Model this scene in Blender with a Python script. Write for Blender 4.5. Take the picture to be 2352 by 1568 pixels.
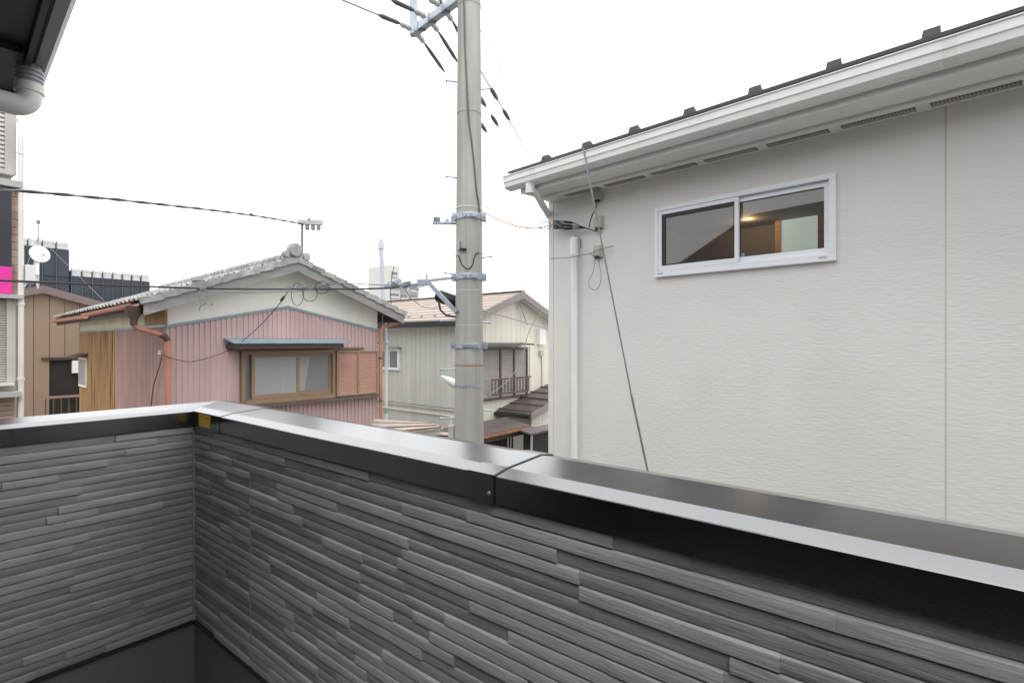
import bpy, math, random
from mathutils import Vector, Matrix
random.seed(7)
for o in list(bpy.data.objects): bpy.data.objects.remove(o)
sc = bpy.context.scene
COL = sc.collection
# ------------------------------------------------------------------ camera
EYE = 4.6                       # eye height above the street (upper-floor balcony)
FPX, CX, CY = 1200.0, 1176.0, 784.0   # focal length and centre in 2352x1568 photo pixels
TH = math.radians(50.9)
FW = Vector((math.sin(TH), math.cos(TH), 0)); RT = Vector((math.cos(TH), -math.sin(TH), 0)); UP = Vector((0, 0, 1))
CAM = Vector((0, 0, EYE))
cd = bpy.data.cameras.new('camera'); cam = bpy.data.objects.new('camera', cd); COL.objects.link(cam)
cam.location = CAM; cam.rotation_euler = (math.pi/2, 0, -TH)
cd.sensor_width = 36.0; cd.lens = 36.0*FPX/2352.0; cd.clip_start = 0.02; cd.clip_end = 600
sc.camera = cam
# ------------------------------------------------------------------ overcast sky, soft sun, exposure
SUN_EL, SUN_AZ = math.radians(58), math.radians(220)       # azimuth clockwise from +Y
w = bpy.data.worlds.new('World'); sc.world = w; w.use_nodes = True
nt = w.node_tree; nt.nodes.clear()
out = nt.nodes.new('ShaderNodeOutputWorld'); bg = nt.nodes.new('ShaderNodeBackground')
sky = nt.nodes.new('ShaderNodeTexSky'); sky.sky_type = 'NISHITA'; sky.sun_disc = False
sky.sun_elevation = SUN_EL; sky.sun_rotation = SUN_AZ; sky.air_density = 1.0; sky.dust_density = 3.0
hs = nt.nodes.new('ShaderNodeHueSaturation'); hs.inputs['Saturation'].default_value = 0.25
mx = nt.nodes.new('ShaderNodeMix'); mx.data_type = 'RGBA'
mx.inputs['Factor'].default_value = 0.86                     # cloud cover
mx.inputs['B'].default_value = (20.3, 20.5, 20.8, 1)
nt.links.new(sky.outputs['Color'], hs.inputs['Color']); nt.links.new(hs.outputs['Color'], mx.inputs['A'])
nt.links.new(mx.outputs['Result'], bg.inputs['Color']); bg.inputs['Strength'].default_value = 0.10
nt.links.new(bg.outputs['Background'], out.inputs['Surface'])
sl = bpy.data.lights.new('sun', 'SUN'); sl.energy = 1.1; sl.angle = math.radians(25); sl.color = (1, 0.97, 0.92)
so = bpy.data.objects.new('sun', sl); COL.objects.link(so); so.location = (-20, -40, 60)
sd = Vector((math.sin(SUN_AZ)*math.cos(SUN_EL), math.cos(SUN_AZ)*math.cos(SUN_EL), math.sin(SUN_EL)))
so.rotation_euler = (-sd).to_track_quat('-Z', 'Y').to_euler()
vs = sc.view_settings; vs.view_transform = 'Standard'; vs.look = 'None'; vs.exposure = 0.0; vs.gamma = 1.0

# ------------------------------------------------------------------ geometry helpers
def ray(x, y): return FW + RT*((x-CX)/FPX) + UP*((CY-y)/FPX)
def at_depth(x, y, d): return CAM + ray(x, y)*d
def on_height(x, y, z): r = ray(x, y); return CAM + r*((z-EYE)/r.z)

class Frame:                    # a building's local frame: x to the right along its face, y away from the street, z up
    def __init__(s, ox, oy, yaw):
        s.o = Vector((ox, oy, 0)); s.yaw = yaw
        s.x = Vector((math.cos(yaw), math.sin(yaw), 0)); s.y = Vector((-math.sin(yaw), math.cos(yaw), 0))
    def at(s, px, py, y=0.0):   # photo pixel -> (x, z) on the local plane y
        r = ray(px, py); t = (s.y.dot(s.o-CAM)+y)/s.y.dot(r); p = CAM+r*t
        return (p-s.o).dot(s.x), p.z
    def side(s, px, py, x=0.0): # photo pixel -> (y, z) on the local plane x
        r = ray(px, py); t = (s.x.dot(s.o-CAM)+x)/s.x.dot(r); p = CAM+r*t
        return (p-s.o).dot(s.y), p.z
    def world(s, x, y, z): return s.o + s.x*x + s.y*y + UP*z
    def local(s, p): q = p-s.o; return (q.dot(s.x), q.dot(s.y), p.z)

class MB:
    def __init__(s): s.v = []; s.f = []
    def add(s, vs, fs):
        n = len(s.v); s.v += [tuple(p) for p in vs]; s.f += [tuple(i+n for i in f) for f in fs]; return s
    def box(s, x0, x1, y0, y1, z0, z1):
        if x0 > x1: x0, x1 = x1, x0
        if y0 > y1: y0, y1 = y1, y0
        if z0 > z1: z0, z1 = z1, z0
        return s.add([(x0,y0,z0),(x1,y0,z0),(x1,y1,z0),(x0,y1,z0),(x0,y0,z1),(x1,y0,z1),(x1,y1,z1),(x0,y1,z1)],
              [(0,3,2,1),(4,5,6,7),(0,1,5,4),(1,2,6,5),(2,3,7,6),(3,0,4,7)])
    def prism(s, poly, a, b, axis='y'):   # poly in the two other axes, extruded from a to b
        n = len(poly)
        def mk(p, t):
            return {'y': (p[0], t, p[1]), 'x': (t, p[0], p[1]), 'z': (p[0], p[1], t)}[axis]
        return s.add([mk(p, a) for p in poly]+[mk(p, b) for p in poly],
              [tuple(range(n)), tuple(range(2*n-1, n-1, -1))]+[(i, i+n, (i+1) % n+n, (i+1) % n) for i in range(n)])
    def hexa(s, a, b):            # two quads (lists of 4 points)
        return s.add(list(a)+list(b), [(0,1,2,3),(7,6,5,4),(0,4,5,1),(1,5,6,2),(2,6,7,3),(3,7,4,0)])
    def bar(s, p, q, wd, ht, up=UP):
        p = Vector(p); q = Vector(q); d = (q-p).normalized(); r = d.cross(up)
        if r.length < 1e-4: r = d.cross(Vector((1, 0, 0)))
        r.normalize(); u = r.cross(d)
        cs = [(-.5,-.5),(.5,-.5),(.5,.5),(-.5,.5)]
        return s.hexa([p+r*wd*a+u*ht*b for a, b in cs], [q+r*wd*a+u*ht*b for a, b in cs])
    def tube(s, pts, r, n=8, cap=True):
        pts = [Vector(p) for p in pts]; m = len(pts); vs = []; fs = []
        rr = r if isinstance(r, (list, tuple)) else [r]*m
        ref = None
        for i, p in enumerate(pts):
            d = (pts[min(i+1, m-1)]-pts[max(i-1, 0)]).normalized()
            if ref is None: ref = d.orthogonal().normalized()
            u = (ref-d*ref.dot(d))
            u = u.normalized() if u.length > 1e-6 else d.orthogonal().normalized()
            ref = u; v_ = d.cross(u)
            for k in range(n):
                a = 2*math.pi*k/n; vs.append(p+u*rr[i]*math.cos(a)+v_*rr[i]*math.sin(a))
        for i in range(m-1):
            for k in range(n):
                fs.append((i*n+k, i*n+(k+1) % n, (i+1)*n+(k+1) % n, (i+1)*n+k))
        if cap: fs += [tuple(range(n-1, -1, -1)), tuple((m-1)*n+k for k in range(n))]
        return s.add(vs, fs)
    def lathe(s, prof, c=(0, 0, 0), n=20, ax='z'):
        vs = []; fs = []; c = Vector(c)
        for r, z in prof:
            for k in range(n):
                a = 2*math.pi*k/n; x, y = r*math.cos(a), r*math.sin(a)
                vs.append(c+Vector({'z': (x, y, z), 'x': (z, x, y), 'y': (x, z, y)}[ax]))
        for i in range(len(prof)-1):
            for k in range(n): fs.append((i*n+k, i*n+(k+1) % n, (i+1)*n+(k+1) % n, (i+1)*n+k))
        fs += [tuple(range(n-1, -1, -1)), tuple((len(prof)-1)*n+k for k in range(n))]
        return s.add(vs, fs)
    def mesh(s, name, smooth=False):
        me = bpy.data.meshes.new(name); me.from_pydata(s.v, [], s.f)
        import bmesh
        b = bmesh.new(); b.from_mesh(me); bmesh.ops.recalc_face_normals(b, faces=b.faces); b.to_mesh(me); b.free()
        if smooth:
            me.shade_smooth()
            try: me.set_sharp_from_angle(angle=math.radians(40))
            except Exception: pass
        return me
    def build(s, name, mat, parent=None, smooth=False, bevel=0):
        o = bpy.data.objects.new(name, s.mesh(name, smooth)); COL.objects.link(o)
        if mat: o.data.materials.append(mat)
        if parent: o.parent = parent
        if bevel:
            m = o.modifiers.new('bevel', 'BEVEL'); m.width = bevel; m.segments = 2; m.limit_method = 'ANGLE'
        return o
def B(*a): return MB().box(*a)
def link_copy(name, me, parent, mw=None):
    o = bpy.data.objects.new(name, me); COL.objects.link(o); o.parent = parent
    if mw is not None: o.matrix_local = mw
    return o
def thing(name, label, cat, fr=None, loc=None, group=None):
    o = bpy.data.objects.new(name, None); COL.objects.link(o); o.empty_display_size = 0.3
    if fr: o.location = fr.o; o.rotation_euler = (0, 0, fr.yaw)
    if loc is not None: o.location = loc
    return tag(o, label, cat, group)
def tag(o, label, cat, group=None):
    o['label'] = label; o['category'] = cat
    if group: o['group'] = group
    return o
def structure(o): o['kind'] = 'structure'; return o

# ------------------------------------------------------------------ materials
def rgb(r, g, b):               # sRGB 0-255 -> linear
    f = lambda c: (c/255/12.92) if c <= 10 else ((c/255+.055)/1.055)**2.4
    return (f(r), f(g), f(b), 1)
def mat(name, col, rough=.6, metal=0., var=.12, scale=(3, 3, 3), bump=0., bscale=None, rand=0., spec=.5,
        streak=0., streak_col=None, bdist=.01, rvar=0., objspace=False, coat=0., sscale=(9, 9, .55)):
    m = bpy.data.materials.new(name); m.use_nodes = True; t = m.node_tree; N = t.nodes; L = t.links
    p = N['Principled BSDF']; p.inputs['Roughness'].default_value = rough; p.inputs['Metallic'].default_value = metal
    p.inputs['Specular IOR Level'].default_value = spec; p.inputs['Coat Weight'].default_value = coat
    if objspace: tc = N.new('ShaderNodeTexCoord'); src = tc.outputs['Object']
    else: g = N.new('ShaderNodeNewGeometry'); src = g.outputs['Position']
    def noise(sc_, det=4.):
        mp = N.new('ShaderNodeMapping'); mp.inputs['Scale'].default_value = sc_
        L.new(src, mp.inputs['Vector']); n = N.new('ShaderNodeTexNoise'); n.inputs['Scale'].default_value = 1
        n.inputs['Detail'].default_value = det; L.new(mp.outputs['Vector'], n.inputs['Vector']); return n
    n = noise(scale)
    mr = N.new('ShaderNodeMapRange'); mr.inputs['From Min'].default_value = .3; mr.inputs['From Max'].default_value = .7
    mr.inputs['To Min'].default_value = 1-var; mr.inputs['To Max'].default_value = 1+var
    L.new(n.outputs['Fac'], mr.inputs['Value']); val = mr.outputs['Result']
    if rand:
        oi = N.new('ShaderNodeObjectInfo'); m2 = N.new('ShaderNodeMapRange')
        m2.inputs['To Min'].default_value = 1-rand; m2.inputs['To Max'].default_value = 1+rand
        L.new(oi.outputs['Random'], m2.inputs['Value'])
        mu = N.new('ShaderNodeMath'); mu.operation = 'MULTIPLY'; L.new(val, mu.inputs[0]); L.new(m2.outputs['Result'], mu.inputs[1]); val = mu.outputs[0]
    vm = N.new('ShaderNodeVectorMath'); vm.operation = 'SCALE'; vm.inputs[0].default_value = col[:3]
    L.new(val, vm.inputs['Scale']); cout = vm.outputs['Vector']
    if streak:
        ns = noise(sscale, 6.); ra = N.new('ShaderNodeMapRange')
        ra.inputs['From Min'].default_value = .5; ra.inputs['From Max'].default_value = .78; ra.inputs['To Max'].default_value = streak
        L.new(ns.outputs['Fac'], ra.inputs['Value'])
        mi = N.new('ShaderNodeMix'); mi.data_type = 'RGBA'; L.new(ra.outputs['Result'], mi.inputs['Factor'])
        L.new(cout, mi.inputs['A']); mi.inputs['B'].default_value = streak_col or (col[0]*.4, col[1]*.38, col[2]*.34, 1)
        cout = mi.outputs['Result']
    L.new(cout, p.inputs['Base Color'])
    if rvar:
        r2 = N.new('ShaderNodeMapRange'); r2.inputs['To Min'].default_value = max(.02, rough-rvar); r2.inputs['To Max'].default_value = rough+rvar
        L.new(n.outputs['Fac'], r2.inputs['Value']); L.new(r2.outputs['Result'], p.inputs['Roughness'])
    if bump:
        nb = noise(bscale or (40, 40, 40), 3.); b = N.new('ShaderNodeBump'); b.inputs['Strength'].default_value = bump
        b.inputs['Distance'].default_value = bdist; L.new(nb.outputs['Fac'], b.inputs['Height']); L.new(b.outputs['Normal'], p.inputs['Normal'])
    return m
def glass(name, tint=(.8, .85, .85, 1), rough=.02, ior=1.5):
    m = bpy.data.materials.new(name); m.use_nodes = True; t = m.node_tree; N = t.nodes; L = t.links; N.remove(N['Principled BSDF'])
    tr = N.new('ShaderNodeBsdfTransparent'); tr.inputs['Color'].default_value = tint
    gl = N.new('ShaderNodeBsdfGlossy'); gl.inputs['Roughness'].default_value = rough
    fr = N.new('ShaderNodeFresnel'); fr.inputs['IOR'].default_value = ior
    mu = N.new('ShaderNodeMath'); mu.operation = 'MULTIPLY'; mu.inputs[1].default_value = 3.0; mu.use_clamp = True
    L.new(fr.outputs['Fac'], mu.inputs[0])
    ms = N.new('ShaderNodeMixShader'); L.new(mu.outputs[0], ms.inputs['Fac']); L.new(tr.outputs[0], ms.inputs[1]); L.new(gl.outputs[0], ms.inputs[2])
    L.new(ms.outputs[0], N['Material Output'].inputs['Surface']); return m
M = {}
M['siding'] = mat('grey_siding', (.375, .386, .377, 1), .5, var=.15, scale=(9, 9, 55), bump=.45, bscale=(16, 16, 190), rand=.08, bdist=.004)
M['siding_core'] = mat('siding_joint_grey', (.22, .22, .21, 1), .7)
M['wall_sealant'] = mat('beige_sealant', (.66, .63, .57, 1), .6, var=.12, scale=(8, 8, 1.0), streak=.5, streak_col=(.40, .30, .20, 1))
M['sealant'] = mat('grey_sealant', (.40, .395, .35, 1), .6, var=.1, scale=(20, 20, 20))
M['coping'] = mat('metallic_charcoal_coping', (.30, .303, .312, 1), .19, metal=1., var=.04, scale=(5, 5, 5), bump=.05, bscale=(220, 220, 220), bdist=.002, rvar=.05)
M['upstand'] = mat('waterproof_grey', (.20, .21, .23, 1), .45, var=.08, scale=(3, 3, 3))
M['sticker'] = mat('yellow_sticker', (.88, .56, .04, 1), .4, var=.04)
M['black'] = mat('black_plastic', (.015, .015, .016, 1), .45)
M['soffit'] = mat('dark_soffit', (.030, .031, .034, 1), .5, var=.1)
M['ownroof'] = mat('dark_roof_slate', (.045, .045, .048, 1), .6, var=.15)
M['ownwall'] = mat('own_house_wall', (.085, .085, .088, 1), .6)
M['gutter_dark'] = mat('dark_gutter', (.22, .225, .235, 1), .3)
M['pipe_white'] = mat('white_pvc', (.72, .72, .69, 1), .35, var=.05)
M['pipe_pale'] = mat('pale_grey_pvc', (.50, .52, .57, 1), .4, var=.06)
M['pipe_bright'] = mat('bright_white_pvc', (.86, .865, .88, 1), .3, var=.04)
M['pipe_grey'] = mat('grey_pvc', (.30, .31, .34, 1), .35)
M['white_siding'] = mat('cream_white_siding', (.80, .782, .75, 1), .7, var=.03, scale=(1.3, 1.3, 1.3), bump=.5, bscale=(20, 20, 78), bdist=.006, streak=.06, streak_col=(.62, .57, .48, 1))
M['white_trim'] = mat('white_trim', (.80, .79, .77, 1), .45, var=.03)
M['white_gutter'] = mat('white_gutter', (.88, .875, .86, 1), .28, var=.05, streak=.12, streak_col=(.6, .56, .5, 1))
M['vent'] = mat('vent_dark', (.16, .15, .135, 1), .7)
M['roof_dark'] = mat('dark_roof', (.06, .055, .05, 1), .55, var=.15)
M['alu'] = mat('white_aluminium', (.86, .88, .93, 1), .3, var=.02)
M['gasket'] = mat('black_gasket', (.02, .02, .02, 1), .5)
M['glass'] = glass('clear_glass')
M['room'] = mat('room_wall', (.30, .29, .29, 1), .8)
M['wood_frame'] = mat('pale_wood_frame', (.70, .52, .30, 1), .5, var=.15, scale=(3, 3, 20))
M['concrete'] = mat('pole_concrete', (.40, .39, .365, 1), .8, var=.12, scale=(6, 6, 1.5), bump=.25, bscale=(60, 60, 60), bdist=.003, streak=.75, streak_col=(.24, .23, .21, 1), sscale=(13, 13, .22))
M['galv'] = mat('galvanised_steel', (.42, .47, .54, 1), .42, metal=.6, var=.12, scale=(14, 14, 14))
M['ceramic'] = mat('insulator_white', (.55, .56, .54, 1), .25)
M['cable'] = mat('black_cable', (.035, .036, .038, 1), .5)
M['cable_grey'] = mat('grey_cable', (.20, .21, .23, 1), .5)
M['hv'] = mat('hv_sleeve', (.10, .105, .11, 1), .5)
M['wire_steel'] = mat('steel_wire', (.30, .33, .38, 1), .4, metal=.5)
M['blue_plastic'] = mat('blue_plastic', (.05, .10, .24, 1), .4)
M['yellow_tape'] = mat('yellow_tape', (.6, .42, .05, 1), .5)
M['beige_box'] = mat('beige_box', (.50, .48, .42, 1), .5)
M['pink'] = mat('pink_corrugated', (.55, .395, .385, 1), .55, var=.08, scale=(2, 2, 1.2), streak=.12, streak_col=(.52, .42, .40, 1), rand=.04)
M['pink_side'] = mat('pink_faded', (.49, .335, .315, 1), .6, var=.12, scale=(2, 2, 1.2), streak=.3, streak_col=(.33, .22, .15, 1), rand=.04)
M['ochre'] = mat('ochre_rusty_sheet', (.34, .20, .085, 1), .6, var=.16, scale=(3, 3, 1), streak=1., streak_col=(.075, .028, .012, 1), rand=.08, sscale=(11, 11, .9))
M['plaster'] = mat('cream_plaster', (.86, .84, .78, 1), .8, var=.04, scale=(1.5, 1.5, 1.5), streak=.12, streak_col=(.58, .50, .36, 1))
M['plaster_old'] = mat('stained_plaster', (.66, .59, .45, 1), .8, var=.1, scale=(3, 3, 3), streak=.35, streak_col=(.42, .32, .18, 1))
M['bare_board'] = mat('bare_wood', (.36, .20, .08, 1), .8, var=.3, scale=(8, 8, 3))
M['trim_blue'] = mat('blue_grey_flashing', (.24, .33, .38, 1), .45, var=.12, scale=(5, 5, 5))
M['grey_wood'] = mat('weathered_grey_wood', (.27, .255, .25, 1), .85, var=.18, scale=(3, 9, 14), bump=.3, bscale=(8, 30, 60))
M['dark_wood'] = mat('dark_brown_wood', (.065, .045, .04, 1), .7, var=.2, scale=(4, 4, 12))
M['tile'] = mat('weathered_roof_tile', (.30, .30, .295, 1), .55, var=.28, scale=(9, 9, 9), rand=.28, bump=.2)
M['salmon'] = mat('salmon_pipe', (.50, .22, .15, 1), .5, var=.15, scale=(4, 4, 2))
M['brown_hopper'] = mat('brown_hopper', (.09, .055, .045, 1), .6)
M['bronze'] = mat('bronze_aluminium', (.28, .19, .12, 1), .45, var=.08)
M['bronze_dark'] = mat('dark_bronze', (.12, .09, .075, 1), .5)
M['frost'] = mat('frosted_pane', (.34, .345, .345, 1), .22, var=.05, scale=(1.2, 1.2, 1.2))
M['frost_dark'] = mat('grey_pane', (.20, .205, .21, 1), .15, var=.1, scale=(1.2, 1.2, 1.2))
M['curtain'] = mat('white_curtain', (.36, .355, .34, 1), .8, var=.08)
M['louvre'] = mat('salmon_louvre', (.54, .31, .245, 1), .5, var=.06)
M['cream'] = mat('cream_board', (.72, .695, .60, 1), .65, var=.05, scale=(2, 2, .6), streak=.10, streak_col=(.48, .43, .32, 1), rand=.03)
M['cream_shade'] = mat('cream_board_shade', (.58, .568, .53, 1), .65, var=.05, scale=(2, 2, .6), streak=.14, streak_col=(.42, .39, .31, 1), rand=.03)  # darker copy of the cream board, the side wall's weaker light in its colour
M['roof_beige'] = mat('beige_metal_roof', (.44, .365, .315, 1), .5, var=.08, rand=.06)
M['barge_grey'] = mat('grey_barge', (.24, .215, .205, 1), .6, var=.08)
M['brown_metal'] = mat('brown_metal_roof', (.105, .085, .08, 1), .45, var=.2, scale=(3, 3, 3))
M['shutter'] = mat('grey_shutter', (.40, .375, .36, 1), .5, var=.05)
M['brown_alu'] = mat('brown_aluminium', (.12, .075, .06, 1), .5)
M['shade_fill'] = mat('painted_interior_shade', (.02, .018, .016, 1), .8, var=.3)  # near-black colour stands in for the shade inside openings
M['tin'] = mat('weathered_tin', (.52, .49, .45, 1), .5, metal=.2, var=.15, scale=(5, 5, 5), rand=.1)
M['rust'] = mat('rusty_edge', (.30, .12, .06, 1), .8, var=.3, scale=(9, 9, 9))
M['brown_panel'] = mat('brown_metal_panel', (.30, .215, .15, 1), .55, var=.06, scale=(1, 1, .5), rand=.04)
M['mauve'] = mat('mauve_barge', (.20, .145, .145, 1), .5, var=.08)
M['lap'] = mat('beige_lap_siding', (.60, .57, .52, 1), .6, var=.06, rand=.04)
M['navy'] = mat('navy_panel', (.020, .022, .035, 1), .3)
M['magenta'] = mat('pink_sign_panel', (.80, .03, .36, 1), .4, var=.04)
M['brick'] = mat('tan_tile', (.46, .34, .26, 1), .7, var=.15, rand=.18)
M['ledge'] = mat('grey_ledge', (.46, .45, .44, 1), .5)
M['net'] = mat('dark_scaffold_net', (.040, .047, .06, 1), .8, var=.2, scale=(.5, .5, 2), rand=.15)
M['net_pole'] = mat('scaffold_pole_dark', (.075, .08, .09, 1), .6)
M['net_white'] = mat('white_guard_net', (.62, .63, .64, 1), .8, var=.15, scale=(2, 2, 2))
M['apt'] = mat('apartment_wall', (.56, .55, .52, 1), .8, var=.05)
M['apt_dark'] = mat('apartment_darker_wall', (.40, .40, .40, 1), .8, var=.05)  # darker grey than the main block
M['apt_glass'] = mat('apartment_window', (.16, .18, .20, 1), .2)
M['dish'] = mat('dish_white', (.78, .78, .78, 1), .35, var=.04)
M['asphalt'] = mat('asphalt', (.085, .085, .085, 1), .85, var=.2, scale=(6, 6, 6), bump=.3, bscale=(90, 90, 90))
M['ground'] = mat('pale_bounce_ground', (.32, .31, .29, 1), .9, var=.25, scale=(1, 1, 1))  # hidden ground, made pale to bounce light onto the soffits
M['kerb'] = mat('kerb_concrete', (.36, .355, .34, 1), .8)
M['floor'] = mat('balcony_floor_grey', (.12, .125, .13, 1), .5)
M['green_pipe'] = mat('green_joint', (.25, .40, .34, 1), .5)

# ------------------------------------------------------------------ ground
structure(B(-300, 300, -300, 300, -.5, 0).build('ground', M['ground']))
r_ = MB(); r_.add([(-60, 4.3, .006), (60, 1.2, .006), (60, 5.4, .006), (-60, 8.2, .006)], [(0, 1, 2, 3)])
structure(r_.build('road', M['asphalt']))

# ------------------------------------------------------------------ own balcony
XW, YW = .84, 2.345             # inner faces of the long and of the end parapet
ZT = EYE-.285                   # siding top
ZB = EYE-1.127                  # siding bottom
ZF = EYE-1.38                   # balcony floor
structure(B(-1.60, XW+.02, -2.6, YW+.02, ZF-.25, ZF).build('balcony_floor', M['floor']))

def slat_mesh(L, H, d, seed):
    rnd = random.Random(seed); n = 5; vs = []; fs = []
    prof = [(0, .0012), (d*.85, .0008), (d*1.0, H*.07), (d*1.0, H*.81), (d*.90, H*.87), (d*.25, H*.965), (-.001, H*.985)]
    m = len(prof)
    for i in range(n+1):
        x = L*i/n; k = 1+rnd.uniform(-.07, .07); lift = rnd.uniform(-.0005, .0005)
        for j, (dd, z) in enumerate(prof):
            vs.append((x, -dd*k, z+(lift if 0 < j < m-1 else 0)))
    for i in range(n):
        for j in range(m-1):
            a = i*m+j; fs.append((a, a+m, a+m+1, a+1))
    fs += [tuple(range(m)), tuple(n*m+j for j in range(m-1, -1, -1))]
    mb = MB(); mb.add(vs, fs)
    me = mb.mesh('siding_slat', True); me.materials.append(M['siding']); return me
NC = 30; HC = (ZT-ZB)/NC
LENS = [.14, .19, .24, .29, .34, .40, .46]
SL = [[slat_mesh(L, HC, d, i*10+j) for j, d in enumerate((.0036, .0050, .0082, .0094))] for i, L in enumerate(LENS)]
def slats(parent, x0, x1, seed, limit=295):
    """courses of siding slats from x0 to x1 on the parent's local plane y=0 (facing -y)"""
    rnd = random.Random(seed); cnt = 0; extra = MB(); last = -1
    for c in range(NC):
        x = x0; z = ZB+c*HC
        while x < x1-.004:
            i = rnd.randrange(len(LENS)); L = LENS[i]
            if x1-x < .1: L = x1-x
            elif x+L > x1-.07: L = x1-x
            j = rnd.randrange(4)
            if j == last: j = (j+1) % 4
            last = j
            me = SL[i][j]
            s_ = (L-.0002)/LENS[i]
            link_copy('siding_slat', me, parent, Matrix.Translation((x, 0, z)) @ Matrix.Diagonal((s_, 1, 1, 1)))
            cnt += 1; x += L
    return cnt
# the long parapet: local x runs along -Y (to the right), local y = +X (outwards)
FL = Frame(XW, YW, -math.pi/2)
LONG = YW+1.05                   # siding detailed this far along
par = thing('balcony_parapet', 'long grey ribbed parapet wall with charcoal metal coping facing the white house', 'parapet', FL)
B(0, YW+2.60, 0, .15, ZF-.4, ZT).build('wall_core', M['siding_core'], par)
JX = YW-1.85                     # vertical joint between two boards
n1 = slats(par, .012, JX-.004, 3); n2 = slats(par, JX+.004, LONG, 4)
B(JX-.0035, JX+.0035, -.006, .002, ZB, ZT).build('sealant_joint', M['sealant'], par)
B(.001, .0115, -.0145, .002, ZB, ZT).build('sealant_joint', M['sealant'], par)
B(0, YW+2.60, -.003, .003, ZF, ZB-.012).build('waterproof_upstand', M['upstand'], par)
B(.0, YW+2.60, -.012, .002, ZB-.012, ZB-.002).build('bottom_flashing', M['soffit'], par)
def coping_profile(g=0., drop=.056):
    """(y, z) section of the coping; y outwards from the inner wall face, g = proud by"""
    z0 = EYE-.283
    return [(-.015-g, z0-drop-g), (-.015-g, z0), (-.0135-g, z0+.0015+g), (.031, z0+.0100+g), (.150, z0+.0175+g), (.198+g, z0+.010+g), (.2+g, z0+.002), (.2+g, z0-drop-g),
            (.196, z0-drop-g), (.196, z0-.006), (-.011, z0-.006), (-.011, z0-drop-g)]
def coping(parent, x0, x1, name, g=0., cut0=0., cut1=0.):
    """x0 -> x1 along the parapet; cut = mitre (x shift per y)"""
    pr = coping_profile(g); n = len(pr); mb = MB()
    mb.add([(x0+cut0*y, y, z) for y, z in pr]+[(x1+cut1*y, y, z) for y, z in pr],
           [tuple(range(n)), tuple(range(2*n-1, n-1, -1))]+[(i, i+n, (i+1) % n+n, (i+1) % n) for i in range(n)])
    o = mb.build(name, M['coping'], parent); return o
JA = YW-.719                     # joint between the two long coping lengths
CA = YW-2.076                    # end of the corner piece
coping(par, .0, CA, 'coping_corner', .0016, cut0=-1)
coping(par, CA+.001, JA-.002, 'coping_length')
coping(par, JA+.001, YW+2.60, 'coping_length')
jc = coping(par, JA-.075, JA, 'coping_joint_cover', .0022)
coping(par, JA, JA+.004, 'coping_gasket', .0012).data.materials[0] = M['black']
coping(par, CA, CA+.003, 'coping_gasket', .0006).data.materials[0] = M['black']
MB().lathe([(.0045, 0), (.004, -.002), (.0, -.003)], (JA-.012, -.0175, EYE-.319), 12, 'y').build('screw', M['galv'], jc)
# yellow sticker on the corner piece
sx0, sz0 = FL.at(456, 945, -.0185); sx1, sz1 = FL.at(482, 972, -.0185)
stk = B(sx0, sx1, -.0178, -.0168, EYE-.333, EYE-.286).build('sticker', M['sticker'], par)
for a, b, zz in ((.08, .30, .0085), (.62, .88, .0085)):
    B(sx0+(sx1-sx0)*a, sx0+(sx1-sx0)*b, -.0182, -.0177, EYE-.286-zz-.0022, EYE-.286-zz).build('print_mark', M['black'], stk)
# the end parapet: local x runs along +X, local y = +Y
FE = Frame(-1.59, YW, 0)
pe = thing('balcony_parapet', 'short grey ribbed end parapet wall meeting the long one at the corner', 'parapet', FE)
EW = XW+1.59
B(0, EW, 0, .15, ZF-.4, ZT).build('wall_core', M['siding_core'], pe)
slats(pe, .0, EW-.012, 9)
B(0, EW-.004, -.003, .003, ZF, ZB-.012).build('waterproof_upstand', M['upstand'], pe)
B(.0, EW-.013, -.012, .002, ZB-.012, ZB-.002).build('bottom_flashing', M['soffit'], pe)
coping(pe, 0, EW-.0, 'coping_length', 0, cut1=1)

# ------------------------------------------------------------------ own house: wall behind the balcony, hipped roof with dark eaves
H_E = 1.15; XE, YE = .452, 3.42; ZE = EYE+H_E
oh = thing('house', 'dark house whose black eave hangs over the grey balcony end', 'house', loc=(0, 0, 0))
B(-8.0, -1.60, -7.0, 4.9, 0, EYE+1.32).build('wall', M['ownwall'], oh)
B(-1.598, XW+.15, -3.6, -2.62, 0, EYE+2.6).build('wing_wall', M['ownwall'], oh)  # unseen wall added to darken the end siding and the coping fascia
B(-1.599, -1.57, -1.8, 2.0, ZF+.10, ZF+2.15).build('balcony_door', M['navy'], oh)
rzE, rzR = EYE+1.30, EYE+3.05
for xe in (-1.15, -8.45):
    MB().hexa([(xe, -7.4, rzE), (-4.8, -7.4, rzR), (-4.8, 5.3, rzR), (xe, 5.3, rzE)], [(xe, -7.4, rzE+.08), (-4.8, -7.4, rzR+.08), (-4.8, 5.3, rzR+.08), (xe, 5.3, rzE+.08)]).build('roof', M['ownroof'], oh)
MB().prism([(-8.0, EYE+1.321), (-1.6, EYE+1.321), (-1.6, rzE+.16), (-4.8, rzR-.06), (-8.0, rzE+.16)], 4.7, 4.9, 'y').build('gable_wall', M['ownwall'], oh)
EY0 = .5                                  # projecting eave over balcony end, its unseen stretch lengthened to shade the siding
EV = []
EV.append(B(-1.599, XE-.02, EY0, YE-.02, ZE+.02, ZE+.085).build('soffit', M['soffit'], oh))
for yy in (.9, 1.5, 2.15, 2.8): EV.append(B(-1.59, XE-.03, yy, yy+.09, ZE-.012, ZE+.018).build('soffit_batten', M['soffit'], oh))
EV.append(B(XE-.018, XE, EY0, YE, ZE-.02, ZE+.098).build('fascia', M['soffit'], oh))
EV.append(B(-1.599, XE-.02, YE-.018, YE, ZE-.02, ZE+.098).build('fascia', M['soffit'], oh))
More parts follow.
